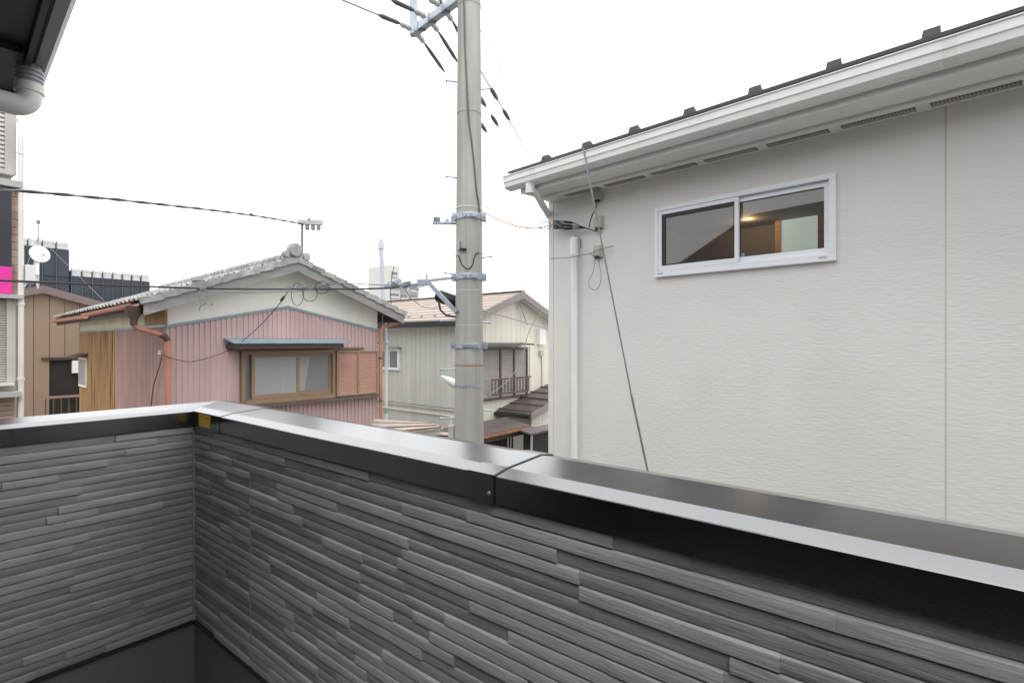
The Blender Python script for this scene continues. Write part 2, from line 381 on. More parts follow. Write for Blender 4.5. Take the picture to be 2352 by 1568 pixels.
EV.append(MB().hexa([(-1.599, EY0, ZE+.30), (XE+.005, EY0, ZE+.10), (XE+.005, YE+.01, ZE+.10), (-1.599, YE+.01, ZE+.30)], [(-1.599, EY0, ZE+.33), (XE+.005, EY0, ZE+.12), (XE+.005, YE+.01, ZE+.12), (-1.599, YE+.01, ZE+.33)]).build('eave_roof', M['ownroof'], oh))
gsec = [(XE+.003, ZE+.085), (XE+.003, ZE+.01), (XE+.015, ZE-.004), (XE+.05, ZE-.004), (XE+.066, ZE+.012), (XE+.068, ZE+.07), (XE+.062, ZE+.07), (XE+.060, ZE+.016), (XE+.047, ZE+.004), (XE+.018, ZE+.004), (XE+.010, ZE+.014), (XE+.010, ZE+.085)]
EV.append(MB().prism(gsec, EY0, YE-.02, 'y').build('gutter', M['gutter_dark'], oh))
pv = Vector((XE+.068, YE, 0)); SK = Matrix.Translation(pv) @ Matrix.Rotation(math.radians(-3.6), 4, 'Z') @ Matrix.Translation(-pv)   # the eave runs a little askew to the parapet
for e_ in EV: e_.matrix_local = SK
# rainwater pipe hanging below the eave corner and turning back to the wall
px0 = Vector((XE-.030, 2.94, 0)); zpb = at_depth(60, 254, 2.2).z
MB().tube([(px0.x, px0.y, ZE+.0), (px0.x, px0.y, zpb+.06)], .040, 20).build('gutter_outlet', M['pipe_grey'], oh, True)
for k in range(3):
    MB().tube([(px0.x, px0.y, ZE-.02-.018*k), (px0.x, px0.y, ZE-.03-.018*k)], .046, 20).build('pipe_ring', M['pipe_grey'], oh, True)
el = [Vector((px0.x, px0.y, zpb+.09))]
dirb = Vector((-1, 0, .04)).normalized()
for k in range(9):
    a = math.pi/2*k/8
    el.append(Vector((px0.x, px0.y, zpb+.055))+Vector((0, 0, -.055*math.sin(a)))+dirb*.055*(1-math.cos(a)))
el.append(Vector((-1.56, px0.y, zpb+.08)))
MB().tube(el, .043, 20).build('downpipe', M['pipe_white'], oh, True)
MB().tube([(px0.x, px0.y, zpb+.065), (px0.x, px0.y, zpb+.10)], .049, 20).build('pipe_socket', M['pipe_white'], oh, True)
MB().tube([(-1.55, px0.y, zpb+.08), (-1.55, px0.y, .2)], .043, 16).build('downpipe', M['pipe_white'], oh, True)

# ------------------------------------------------------------------ white house opposite
yaw = math.radians(84.5735-180); DW = 4.0
nW = Vector((math.cos(yaw+math.pi/2), math.sin(yaw+math.pi/2), 0)); sW = Vector((math.cos(yaw), math.sin(yaw), 0))
oW = nW*DW - sW*(.852*DW)
FWH = Frame(oW.x, oW.y, yaw)
wh = thing('house', 'white house with long white gutter and sliding window above the parapet', 'house', FWH)
WL, WD = 6.6, 6.0; ZS = EYE+1.40            # wall length, depth, soffit level
wx0, wz1 = FWH.at(1507, 479); wx1, _ = FWH.at(1922, 397); _, wz0 = FWH.at(1510, 638)
# core with a hole for the window
mb = MB()
mb.box(0, wx0, .014, .12, 0, ZS); mb.box(wx1, WL, .014, .12, 0, ZS); mb.box(wx0, wx1, .014, .12, 0, wz0); mb.box(wx0, wx1, .014, .12, wz1, ZS)
mb.box(0, .12, .12, WD, 0, ZS); mb.box(WL-.12, WL, .12, WD, 0, ZS); mb.box(.12, WL-.12, WD-.12, WD, 0, ZS)
mb.build('wall', M['white_siding'], wh)
jx, _ = FWH.at(2172, 400)
h0 = EYE+.15
zs = [0]+[h0+.455*k for k in range(-9, 4) if 0.05 < h0+.455*k < ZS-.02]+[ZS]
cols = [(.055, jx-.005), (jx+.005, WL)]
for (a, b) in cols:
    for z0, z1 in zip(zs[:-1], zs[1:]):
        g = .0008; pcs = []
        if z1 > wz0 and z0 < wz1 and a < wx1 and b > wx0:
            pcs += [(a, wx0-.001, z0+g, z1-g), (wx1+.001, b, z0+g, z1-g)]
            if z0 < wz0: pcs.append((wx0-.001, wx1+.001, z0+g, wz0))
            if z1 > wz1: pcs.append((wx0-.001, wx1+.001, wz1, z1-g))
        else: pcs.append((a, b, z0+g, z1-g))
        for (p_, q_, r0_, r1_) in pcs: B(p_, q_, 0, .0135, r0_, r1_).build('siding_board', M['white_siding'], wh)
for zj in zs[1:-1]:
    for (a, b) in cols:
        segs = [(a, wx0-.001), (wx1+.001, b)] if (wz0 < zj < wz1 and a < wx1 and b > wx0) else [(a, b)]
        for (p_, q_) in segs: B(p_, q_, .0006, .0134, zj-.00079, zj+.00079).build('board_joint', M['white_siding'], wh)
B(jx-.0049, jx+.0049, .0012, .0138, 0, ZS).build('sealant_joint', M['wall_sealant'], wh)
B(-.012, .052, -.002, .0138, 0, ZS).build('corner_trim', M['white_siding'], wh)
# eaves: soffit, moulding, vents, fascia, gutter, roof edge, snow guards
OV = .45; gx0, gz_top = FWH.at(1170, 408, -OV-.02)
gx0 = min(gx0, -.05); zg = EYE+.437*(DW-OV)
SX0 = gx0+.10
B(SX0, WL, -OV+.06, .014, ZS+.0, ZS+.03).build('soffit', M['white_trim'], wh)
B(SX0+.02, WL, -.16, -.002, ZS-.012, ZS-.0005).build('vent_strip', M['white_trim'], wh)
MB().prism([(-.20, ZS-.002), (-.20, ZS-.018), (-.185, ZS-.026), (-.165, ZS-.018), (-.161, ZS-.002)], SX0+.02, WL, 'x').build('soffit_moulding', M['white_trim'], wh)
vx = [(1275, 1360), (1372, 1472), (1487, 1603), (1620, 1755), (1778, 1935), (1962, 2148)]
vbase, _ = FWH.at(1620, 340, -.08)
for k in range(-3, 8):
    a = vbase+.455*k
    if a+.385 > WL: break
    v = B(a, a+.385, -.118, -.052, ZS-.016, ZS-.0125).build('soffit_vent', M['vent'], wh)
    mbv = MB()
    for i in range(1, 22): mbv.box(a+.385*i/22-.003, a+.385*i/22+.003, -.1175, -.0525, ZS-.019, ZS-.0162)
    for yy in (-.1, -.085, -.07): mbv.box(a+.003, a+.382, yy-.0025, yy+.0025, ZS-.0195, ZS-.0185)
    mbv.build('vent_grille', M['ledge'], v)
B(SX0, WL, -OV+.03, -OV+.058, ZS-.005, zg).build('fascia', M['white_trim'], wh)
gp = [(-OV+.028, zg-.005), (-OV+.028, zg-.10), (-OV+.015, zg-.118), (-OV-.05, zg-.118), (-OV-.082, zg-.10), (-OV-.088, zg-.062), (-OV-.096, zg-.055), (-OV-.098, zg-.012), (-OV-.106, zg-.006), (-OV-.106, zg), (-OV-.090, zg), (-OV-.088, zg-.05), (-OV-.074, zg-.092), (-OV-.045, zg-.108), (-OV+.01, zg-.108), (-OV+.02, zg-.005)]
gt = MB().prism(gp, gx0, WL, 'x').build('gutter', M['white_gutter'], wh)
MB().prism([gp[0], gp[1], gp[2], gp[3], gp[4], gp[5], gp[6], gp[7], gp[8], gp[9]], gx0-.006, gx0-.0005, 'x').build('gutter_end_cap', M['white_trim'], gt)
for jxx in (gx0+.33, gx0+3.2):
    MB().prism([(y+(-.002 if y < -OV else .0), z-.0015) for y, z in gp[:10]], jxx, jxx+.06, 'x').build('gutter_joint', M['white_trim'], gt)
# roof: thin dark edge and slope rising away
slope = .30; rx0 = gx0+.06
rf = MB(); y0r = -OV-.10; y1r = WD/2
rf.hexa([(rx0, y0r, zg+.010), (WL, y0r, zg+.010), (WL, y1r, zg+.010+slope*(y1r-y0r)), (rx0, y1r, zg+.010+slope*(y1r-y0r))],
        [(rx0, y0r, zg+.032), (WL, y0r, zg+.032), (WL, y1r, zg+.032+slope*(y1r-y0r)), (rx0, y1r, zg+.032+slope*(y1r-y0r))])
y2r = WD+OV; zr = zg+.010+slope*(y1r-y0r)
rf.hexa([(rx0, y1r+.001, zr), (WL, y1r+.001, zr), (WL, y2r, zg+.010), (rx0, y2r, zg+.010)], [(rx0, y1r+.001, zr+.022), (WL, y1r+.001, zr+.022), (WL, y2r, zg+.032), (rx0, y2r, zg+.032)])
rf.build('roof', M['roof_dark'], wh)
B(rx0+.012, rx0+.03, -OV+.06, WD+OV-.06, ZS+.032, zg+.010).build('barge_board', M['white_trim'], wh)
MB().prism([(0, ZS+.03), (WD, ZS+.03), (WD/2, zr-.02)], .02, .10, 'x').build('gable_wall', M['white_siding'], wh)
gs, _ = FWH.at(1245, 382, -OV)
for k in range(0, 13):
    a = gs+.455*k+.02
    if a > WL-.1: break
    g = MB(); zz = zg+.046
    g.add([(a-.045, -OV+.0, zz), (a+.045, -OV+.0, zz), (a+.045, -OV+.10, zz+.03), (a-.045, -OV+.10, zz+.03),
           (a-.035, -OV+.015, zz+.078), (a+.040, -OV+.015, zz+.078), (a+.030, -OV+.06, zz+.078), (a-.025, -OV+.06, zz+.078)],
          [(0,3,2,1),(4,5,6,7),(0,1,5,4),(1,2,6,5),(2,3,7,6),(3,0,4,7)])
    g.build('snow_guard', M['roof_dark'], wh)
# downpipe from the gutter end round to the corner
o1 = FWH.at(1218, 440, -OV-.03); ox = o1[0]
MB().tube([(ox, -OV-.03, zg-.10), (ox, -OV-.03, zg-.20)], .043, 18).build('gutter_outlet', M['white_trim'], wh, True)
dpp = [(ox, -OV-.03, EYE+1.44), (ox, -OV-.03, EYE+1.40), (ox+.015, -OV+.02, EYE+1.37), (-.045, .05, EYE+1.27), (-.04, .08, EYE+1.24), (-.04, .085, EYE+1.18), (-.04, .085, .1)]
dp = MB().tube(dpp, .031, 18).build('downpipe', M['pipe_bright'], wh, True)
for zz in (EYE+.15, EYE-.75, EYE-1.7, EYE-2.8): MB().tube([(-.04, .085, zz), (-.04, .085, zz+.025)], .036, 18).build('pipe_bracket', M['white_trim'], dp, True)
# conduit on the wall
cxx, cz = FWH.at(1319, 545, -.05)
cp = MB().tube([(cxx, -.05, .2), (cxx, -.05, cz-.12)], .033, 20).build('conduit', M['pipe_bright'], wh, True)
MB().tube([(cxx, -.05, cz-.17), (cxx, -.05, cz-.02), (cxx, -.05, cz+.0)], [.040, .040, .032], 20).build('conduit_cap', M['pipe_bright'], cp, True)
MB().tube([(cxx-.01, -.06, cz-.005), (cxx+.0, -.045, cz+.012), (cxx+.03, -.03, cz+.012), (cxx+.045, -.012, cz-.03), (cxx+.045, -.006, cz-.10)], .0035, 6).build('conduit_wire', M['cable_grey'], cp, True)
# cable entry boxes
for (bx, by) in ((1372, 447), (1374, 511), (1372, 577)):
    x_, z_ = FWH.at(bx, by, -.03)
    mbb = MB(); mbb.hexa([(x_-.045, -.001, z_-.062), (x_+.045, -.001, z_-.062), (x_+.045, -.001, z_+.062), (x_-.045, -.001, z_+.062)],
                        [(x_-.036, -.055, z_-.045), (x_+.036, -.055, z_-.045), (x_+.036, -.040, z_+.052), (x_-.036, -.040, z_+.052)])
    bxo = mbb.build('cable_entry_box', M['beige_box'], wh, bevel=.004)
    B(x_-.022, x_+.022, -.050, -.02, z_-.070, z_-.050).build('box_mouth', M['black'], bxo)
# window
fw = .045
win = MB()
win.box(wx0, wx1, -.030, .06, wz0, wz0+.052); win.box(wx0, wx1, -.030, .06, wz1-.036, wz1)
win.box(wx0, wx0+.032, -.030, .06, wz0+.0521, wz1-.0361); win.box(wx1-.04, wx1, -.030, .06, wz0+.0521, wz1-.0361)
wn = win.build('window_frame', M['alu'], wh, bevel=.003)
mb = MB(); mb.box(wx0+.002, wx1-.002, -.036, -.0305, wz0+.002, wz0+.018)
mb.build('window_sill', M['alu'], wn)
for a in (wx0+.03, wx1-.10): B(a, a+.05, -.0325, -.030, wz0+.022, wz0+.034).build('drain_slot', M['ledge'], wn)
mid = FWH.at(1692, 500)[0]
def sash(a, b, y0, y1, fr_, gask):
    z0, z1 = wz0+.054, wz1-.038
    s_ = MB(); s_.box(a, b, y0, y1, z0, z0+fr_+.008); s_.box(a, b, y0, y1, z1-fr_, z1)
    s_.box(a, a+fr_, y0, y1, z0+fr_+.0081, z1-fr_-.0001); s_.box(b-fr_, b, y0, y1, z0+fr_+.0081, z1-fr_-.0001)
    so_ = s_.build('sash', M['alu'], wn, bevel=.002)
    g_ = MB(); gw = gask; a1, b1, c1, d1 = a+fr_, b-fr_, z0+fr_+.008, z1-fr_
    g_.box(a1, b1, y0+.008, y0+.012, c1, c1+gw*.4); g_.box(a1, b1, y0+.008, y0+.012, d1-gw, d1)
    g_.box(a1, a1+gw, y0+.008, y0+.012, c1+gw*.4, d1-gw); g_.box(b1-gw*.3, b1, y0+.008, y0+.012, c1+gw*.4, d1-gw)
    g_.build('gasket', M['gasket'], so_)
    pn = MB(); pn.add([(a1, y0+.016, c1), (b1, y0+.016, c1), (b1, y0+.016, d1), (a1, y0+.016, d1)], [(0, 1, 2, 3)])
    pn.build('pane', M['glass'], so_)
    return so_
sash(wx0+.0325, mid+.022, -.024, .002, .030, .030)
s2 = sash(mid-.02, wx1-.0405, .006, .032, .036, .004)
lx, lz = FWH.at(1706, 590, .03)
B(lx-.012, lx+.012, .034, .045, lz-.035, lz+.03).build('crescent_lock', M['white_trim'], s2)
# the room behind the window
rm = MB()
rm.add([(.3, .121, EYE-1.0), (3.9, .121, EYE-1.0), (3.9, 2.4, EYE-1.0), (.3, 2.4, EYE-1.0), (.3, .121, ZS-.05), (3.9, .121, ZS-.05), (3.9, 2.4, ZS-.05), (.3, 2.4, ZS-.05)],
       [(0, 1, 2, 3), (4, 7, 6, 5), (1, 5, 6, 2), (2, 6, 7, 3), (3, 7, 4, 0)])
rm.build('room_shell', M['room'], wh)
d0, dz1 = FWH.at(1783, 470, 2.3); d1, _ = FWH.at(1895, 450, 2.3)
dr = MB(); dr.box(d0, d0+.06, 2.26, 2.32, EYE-.95, dz1); dr.box(d1-.06, d1, 2.26, 2.32, EYE-.95, dz1); dr.box(d0+.0601, d1-.0601, 2.26, 2.32, dz1-.06, dz1)
dro = dr.build('inner_door_frame', M['wood_frame'], wh)
lit = bpy.data.materials.new('emissive_frosted_door'); lit.use_nodes = True  # emission stands in for light from the room beyond
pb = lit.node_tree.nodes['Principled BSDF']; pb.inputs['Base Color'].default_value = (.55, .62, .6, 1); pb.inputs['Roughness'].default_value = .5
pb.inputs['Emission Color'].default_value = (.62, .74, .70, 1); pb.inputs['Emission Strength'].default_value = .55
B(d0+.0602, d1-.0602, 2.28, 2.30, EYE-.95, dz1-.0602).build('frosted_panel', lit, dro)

lx_, lz_ = FWH.at(1712, 488, 2.3)  # invented lamp, added for the warm glow behind the glass
lampm = bpy.data.materials.new('added_warm_glow'); lampm.use_nodes = True
pb = lampm.node_tree.nodes['Principled BSDF']; pb.inputs['Base Color'].default_value = (.6, .35, .15, 1)
pb.inputs['Emission Color'].default_value = (1, .45, .14, 1); pb.inputs['Emission Strength'].default_value = .45
lo = MB().lathe([(.02, .06), (.04, .05), (.05, 0), (.04, -.05), (.02, -.06)], (lx_, 2.3, lz_), 14).build('added_glow_lamp', lampm, wh, True)
B(lx_-.02, lx_+.02, 2.345, 2.399, lz_-.03, lz_+.03).build('added_lamp_base', M['ledge'], lo)
ll = bpy.data.lights.new('added_room_light', 'POINT'); ll.energy = 4.5; ll.color = (1, .55, .22); ll.shadow_soft_size = .06  # added light that warms the back wall and door frame
llo = bpy.data.objects.new('added_room_light', ll); COL.objects.link(llo); llo.parent = lo; llo.location = (lx_+.16, 1.95, lz_-.18)

# ------------------------------------------------------------------ pink house
yawp = math.radians(-3.2022); DP = 9.0
sP = Vector((math.cos(yawp), math.sin(yawp), 0)); nP = Vector((-math.sin(yawp), math.cos(yawp), 0))
oP = nP*DP + sP*(.253*DP)
FP = Frame(oP.x, oP.y, yawp)
ph = thing('house', 'old pink corrugated house with weathered tiled gable roof', 'house', FP)
PW = FP.at(868, 800)[0]; PD = FP.side(185, 780, 0)[0]
zl = .5*(FP.at(382, 750)[1]+FP.at(868, 761)[1]); za = FP.at(668, 707)[1]; xa = PW/2
OVF = .36
aL = FP.at(330, 697, -OVF); aA = FP.at(682, 600, -OVF); aR = FP.at(927, 723, -OVF)
pit = .5*((aA[1]-aL[1])/(aA[0]-aL[0])+(aA[1]-aR[1])/(aR[0]-aA[0]))
xeL, xeR = aL[0], 2*xa-aL[0]
zru = aA[1]                                  # roof underside at the ridge
def zroof(x): return zru-pit*abs(x-xa)
# walls behind the sheets
mb = MB().prism([(0, 0), (PW, 0), (PW, zroof(0)-.03), (xa, zru-.03), (0, zroof(0)-.03)], .02, PD, 'y')
mb.build('wall', M['plaster'], ph)
# window opening sizes
qx0, qz1 = FP.at(555, 806, -.06); qx1, _ = FP.at(770, 803, -.06); _, qz0 = FP.at(560, 930, -.06); bx1, _ = FP.at(867, 805, -.06)
def ribbed(x0, x1, ztop, z0, rib=.078, d=.018):
    """a corrugated sheet: vertical ribs; ztop is a function of x"""
    mb = MB(); xs = []; x = x0; k = 0
    while x < x1-1e-4:
        for f_, dd in ((0, 0), (.62, 0), (.70, 1), (.92, 1)):
            xx = x+rib*f_
            if xx < x1: xs.append((xx, dd))
        x += rib
    xs.append((x1, 0))
    vs = [];
    for xx, dd in xs: vs += [(xx, .006-d*dd, z0), (xx, .006-d*dd, ztop(xx))]
    mb.add(vs, [(2*i, 2*i+2, 2*i+3, 2*i+1) for i in range(len(xs)-1)])
    return mb
zt = lambda x: za-(za-zl)*abs(x-xa)/xa
bounds = [0, .78, qx0, ]
for a, b in ((0, .624), (.624, qx0-.003)):
    ribbed(a, b, zt, .3).build('corrugated_sheet', M['pink'], ph)
for a, b in ((qx0+.003, xa), (xa, qx1), (qx1, PW)):
    ribbed(a, b, zt, qz1+.01).build('corrugated_sheet', M['pink'], ph)
    ribbed(a, b, lambda x: qz0-.012, .3).build('corrugated_sheet', M['pink'], ph)
def gable_strip(dz0, dz1, y0, y1, name, m):
    mb = MB()
    for xA, xB in ((0, xa), (xa, PW)):
        mb.hexa([(xA, y0, zt(xA)+dz0), (xB, y0, zt(xB)+dz0), (xB, y0, zt(xB)+dz1), (xA, y0, zt(xA)+dz1)],
                [(xA, y1, zt(xA)+dz0), (xB, y1, zt(xB)+dz0), (xB, y1, zt(xB)+dz1), (xA, y1, zt(xA)+dz1)])
    return mb.build(name, m, ph)
gable_strip(-.006, .034, -.022, .022, 'gable_flashing', M['trim_blue'])
# left side wall sheets (local x=0 plane, facing -x)
yo = FP.side(268, 800, 0)[0]; zside = FP.side(300, 760, 0)[1]
zs0 = FP.side(384, 750, 0)[1]
def ribbed_side(y0, y1, z0, z1, m, rib=.078):
    t = ribbed(y0, y1, lambda x: z1, z0, rib); mb = MB(); mb.add([(-.012+p[1], p[0], p[2]) for p in t.v], t.f)
    return mb.build('corrugated_sheet', m, ph)
zq = zs0
for a, b in ((.002, .8), (.8, yo)): ribbed_side(a, b, .3, zq, M['pink_side'])
n_o = 3
for k in range(n_o):
    a = yo+(PD-yo)*k/n_o; ribbed_side(a+.004, yo+(PD-yo)*(k+1)/n_o, .3, zq+(.0), M['ochre'], .16)
B(-.03, .02, 0, PD, zq-.004, zq+.032).build('side_flashing', M['trim_blue'], ph)
nst = 6
for k in range(nst):
    B(-.012, .019, PD*k/nst+.004, PD*(k+1)/nst-.004, zq+.033, zroof(0)-.06).build('eave_plaster_panel', M['plaster_old'] if k != 0 else M['bare_board'], ph)
# side window with hood
sy0, sz1 = FP.side(203, 818, 0); sy1, sz0 = FP.side(186, 885, 0)
sy1 = min(sy1, PD-.02); 
swn = B(-.05, -.014, sy0, sy1, sz0, sz1-.03).build('side_window_frame', M['white_trim'], ph)
B(-.056, -.051, sy0+.04, sy1-.04, sz0+.05, sz1-.08).build('pane', M['frost'], swn)
MB().hexa([(-.25, sy0-.1, sz1-.03), (-.25, sy1+.05, sz1-.03), (0, sy1+.05, sz1+.05), (0, sy0-.1, sz1+.05)], [(-.25, sy0-.1, sz1-.01), (-.25, sy1+.05, sz1-.01), (0, sy1+.05, sz1+.07), (0, sy0-.1, sz1+.07)]).build('side_window_hood', M['dark_wood'], swn)
# roof deck, bargeboards, fascia
YR = FP.side(128, 742, xeL)[0]
dk = MB()
dk.hexa([(xeL, -OVF+.03, zroof(xeL)), (xa, -OVF+.03, zru), (xa, YR, zru), (xeL, YR, zroof(xeL))], [(xeL, -OVF+.03, zroof(xeL)+.03), (xa, -OVF+.03, zru+.03), (xa, YR, zru+.03), (xeL, YR, zroof(xeL)+.03)])
dk.hexa([(xeR, -OVF+.03, zroof(xeR)), (xa, -OVF+.03, zru), (xa, YR, zru), (xeR, YR, zroof(xeR))], [(xeR, -OVF+.03, zroof(xeR)+.03), (xa, -OVF+.03, zru+.03), (xa, YR, zru+.03), (xeR, YR, zroof(xeR)+.03)])
rfp = dk.build('roof', M['dark_wood'], ph)
for sg in (-1, 1):
    xe = xeL if sg < 0 else xeR
    d_ = .20
    MB().hexa([(xe, -OVF-.012, zroof(xe)+.03-d_), (xa, -OVF-.012, zru+.03-d_), (xa, -OVF-.012, zru+.032), (xe, -OVF-.012, zroof(xe)+.032)],
              [(xe, -OVF+.028, zroof(xe)+.03-d_), (xa, -OVF+.028, zru+.03-d_), (xa, -OVF+.028, zru+.032), (xe, -OVF+.028, zroof(xe)+.032)]).build('barge_board', M['grey_wood'], ph)
    s2_ = MB(); x_ = xe+(.03 if sg < 0 else -.03)
    s2_.box(x_-.015, x_+.015, -OVF+.03, YR, zroof(xe)-.14, zroof(xe)-.002)
    s2_.build('eave_fascia', M['dark_wood'], ph)
    # gable soffit board
    MB().hexa([(xe+.05*-sg, -OVF+.03, zroof(xe)-.03), (xa, -OVF+.03, zru-.03), (xa, -OVF+.03, zru-.012), (xe+.05*-sg, -OVF+.03, zroof(xe)-.012)],
              [(xe+.05*-sg, .018, zroof(xe)-.03), (xa, .018, zru-.03), (xa, .018, zru-.012), (xe+.05*-sg, .018, zroof(xe)-.012)]).build('gable_soffit', M['plaster'], ph)
# tiles
def tile_mesh(verge=False):
    Wd, Ln = .275, .285; prof = []
    N_ = 7
    for i in range(N_+1):
        u = i/N_; prof.append((u*Wd, .012+.030*max(0, math.cos((u-.80)*math.pi*2.1))**1.0 - .010*math.sin(u*math.pi)))
    mb = MB(); vs = []; n = len(prof)
    for (x, lift) in ((0, .034), (Ln, .0)):
        for (v, z) in prof: vs.append((x, v, z+lift))
        for (v, z) in prof: vs.append((x, v, z+lift-.018))
    fs = []
    m = 2*n
    for i in range(n-1):
        fs += [(i, i+1, m+i+1, m+i), (n+i+1, n+i, m+n+i, m+n+i+1), (i, n+i, n+i+1, i+1), (m+i, m+i+1, m+n+i+1, m+n+i)]
    fs += [(0, m, m+n, n), (n-1, 2*n-1, m+2*n-1, m+n-1)]
    mb.add(vs, fs)
    if verge: mb.hexa([(0, -.02, -.035), (0, .008, -.035), (0, .008, .06), (0, -.02, .055)], [(Ln, -.02, -.06), (Ln, .008, -.06), (Ln, .008, .03), (Ln, -.02, .025)])
    me = mb.mesh('roof_tile', True); me.materials.append(M['tile']); return me
TM, TV = tile_mesh(), tile_mesh(True)
ang = math.atan(pit); sl_len = (xa-xeL)/math.cos(ang)+.05
ncr = int(sl_len/.235); ncol = int((YR+OVF)/.262)
rnd = random.Random(5)
for sg in (-1, 1):
    e = Vector((1, 0, pit)).normalized() if sg < 0 else Vector((-1, 0, pit)).normalized()
    nrm = Vector((-pit, 0, 1)).normalized() if sg < 0 else Vector((pit, 0, 1)).normalized()
    xe = xeL-.05 if sg < 0 else xeR+.05
    for c in range(ncr):
        for k in range(ncol if sg < 0 else 4):
            base = Vector((xe, -OVF-.02+.262*k, zroof(xe)+.034))+e*(.235*c)
            X = e; Y = Vector((0, 1, 0)); Zz = nrm
            mw = Matrix(((X.x, Y.x, Zz.x, base.x), (X.y, Y.y, Zz.y, base.y), (X.z, Y.z, Zz.z, base.z), (0, 0, 0, 1)))
            mw = mw @ Matrix.Rotation(rnd.uniform(-.02, .02), 4, 'Z') @ Matrix.Translation((0, 0, rnd.uniform(0, .006)))
            link_copy('roof_tile', TV if k == 0 else TM, rfp, mw)
# the far part of the right slope, out of sight from the balcony
MB().hexa([(xeR, -OVF+1.1, zroof(xeR)+.031), (xa, -OVF+1.1, zru+.031), (xa, YR, zru+.031), (xeR, YR, zroof(xeR)+.031)],
          [(xeR, -OVF+1.1, zroof(xeR)+.075), (xa, -OVF+1.1, zru+.075), (xa, YR, zru+.075), (xeR, YR, zroof(xeR)+.075)]).build('roof_slope', M['tile'], rfp)
# ridge caps and gable-end ornament
rc = MB().tube([(0, 0, 0), (0, .27, 0)], [.085, .075], 12).mesh('ridge_cap', True); rc.materials.append(M['tile'])
for k in range(int((YR+OVF)/.25)):
    link_copy('ridge_cap', rc, rfp, Matrix.Translation((xa, -OVF-.03+.25*k, zru+.10)))
orn = MB(); zc = zru+.12
orn.lathe([(.0, -.06), (.10, -.055), (.125, -.02), (.125, .05), (.10, .07), (0, .075)], (xa-.05, -OVF-.02, zc+.06), 20, 'y')
orn.build('ridge_end_tile', M['tile'], rfp, True)
MB().lathe([(0, -.03), (.06, -.028), (.075, 0), (.075, .06), (0, .065)], (xa+.15, -OVF-.02, zc-.03), 16, 'y').build('ridge_end_disc', M['tile'], rfp, True)
MB().lathe([(0, -.03), (.05, -.028), (.06, 0), (.06, .06), (0, .065)], (xa-.20, -OVF-.02, zc-.02), 16, 'y').build('ridge_end_disc', M['tile'], rfp, True)
MB().lathe([(0, -.08), (.06, -.06), (.09, 0), (.06, .06), (0, .08)], (xeL+.75, -OVF+.25, zroof(xeL+.75)+.11), 12, 'z').build('loose_verge_tile', M['tile'], rfp, True)
# gutters and downpipes
def half_gutter(p, q, r=.055):
    p = Vector(p); q = Vector(q); mb = MB(); n = 8; vs = []
    for c in (p, q):
        for rr in (r, r-.006):
            for k in range(n+1):
                a = math.pi+math.pi*k/n; vs.append((c.x+rr*math.cos(a), c.y, c.z+rr*math.sin(a)))
    m = n+1; fs = []
    for k in range(n):
        fs += [(k, k+1, 2*m+k+1, 2*m+k), (m+k+1, m+k, 3*m+k, 3*m+k+1), (k, m+k, m+k+1, k+1), (2*m+k, 2*m+k+1, 3*m+k+1, 3*m+k)]
    fs += [(0, 2*m, 3*m, m), (n, m+n, 3*m+n, 2*m+n)]
    return mb.add(vs, fs)
gxl = xeL-.08
ym = YR*.45
half_gutter((gxl, -OVF+.10, zroof(xeL)-.0), (gxl, ym, zroof(xeL)-.02)).build('gutter', M['salmon'], ph, True)
half_gutter((gxl+.02, ym+.05, zroof(xeL)-.05), (gxl+.02, YR+.08, zroof(xeL)-.03)).build('gutter', M['salmon'], ph, True)
hp = (gxl, -OVF+.16, zroof(xeL)-.10)
MB().lathe([(.045, -.20), (.05, -.12), (.10, -.03), (.11, .06), (.10, .065)], hp, 14).build('hopper', M['brown_hopper'], ph, True)
dx = -.02
dpl = [(hp[0], hp[1], hp[2]-.19), (hp[0]+.04, hp[1]+.02, hp[2]-.24), (dx-.06, -.08, hp[2]-.33), (dx, -.07, hp[2]-.37), (dx+.02, -.07, hp[2]-.45), (dx+.02, -.07, .2)]
dpo = MB().tube(dpl, .038, 14).build('downpipe', M['salmon'], ph, True)
MB().tube([(dx-.08, -.08, hp[2]-.325), (dx-.01, -.07, hp[2]-.36), (dx+.02, -.07, hp[2]-.42)], .043, 14).build('pipe_elbow', M['brown_hopper'], dpo, True)
for zz in (EYE-.15, EYE-1.05): MB().tube([(dx+.02, -.07, zz), (dx+.02, -.07, zz+.03)], .043, 14).build('pipe_clip', M['salmon'], dpo, True)
# right downpipe
rxp = PW+.03
dr2 = MB().tube([(xeR+.02, -.20, zroof(xeR)-.10), (xeR-.02, -.15, zroof(xeR)-.16), (rxp+.04, -.06, zroof(xeR)-.24), (rxp, -.05, zroof(xeR)-.30), (rxp, -.05, .2)], .036, 14).build('downpipe', M['salmon'], ph, True)
for zz in (EYE-.35, EYE-1.2): MB().tube([(rxp, -.05, zz), (rxp, -.05, zz+.03)], .041, 14).build('pipe_clip', M['brown_hopper'], dr2, True)
half_gutter((xeR+.07, -OVF+.10, zroof(xeR)-.02), (xeR+.07, YR, zroof(xeR)-.03)).build('gutter', M['salmon'], ph, True)
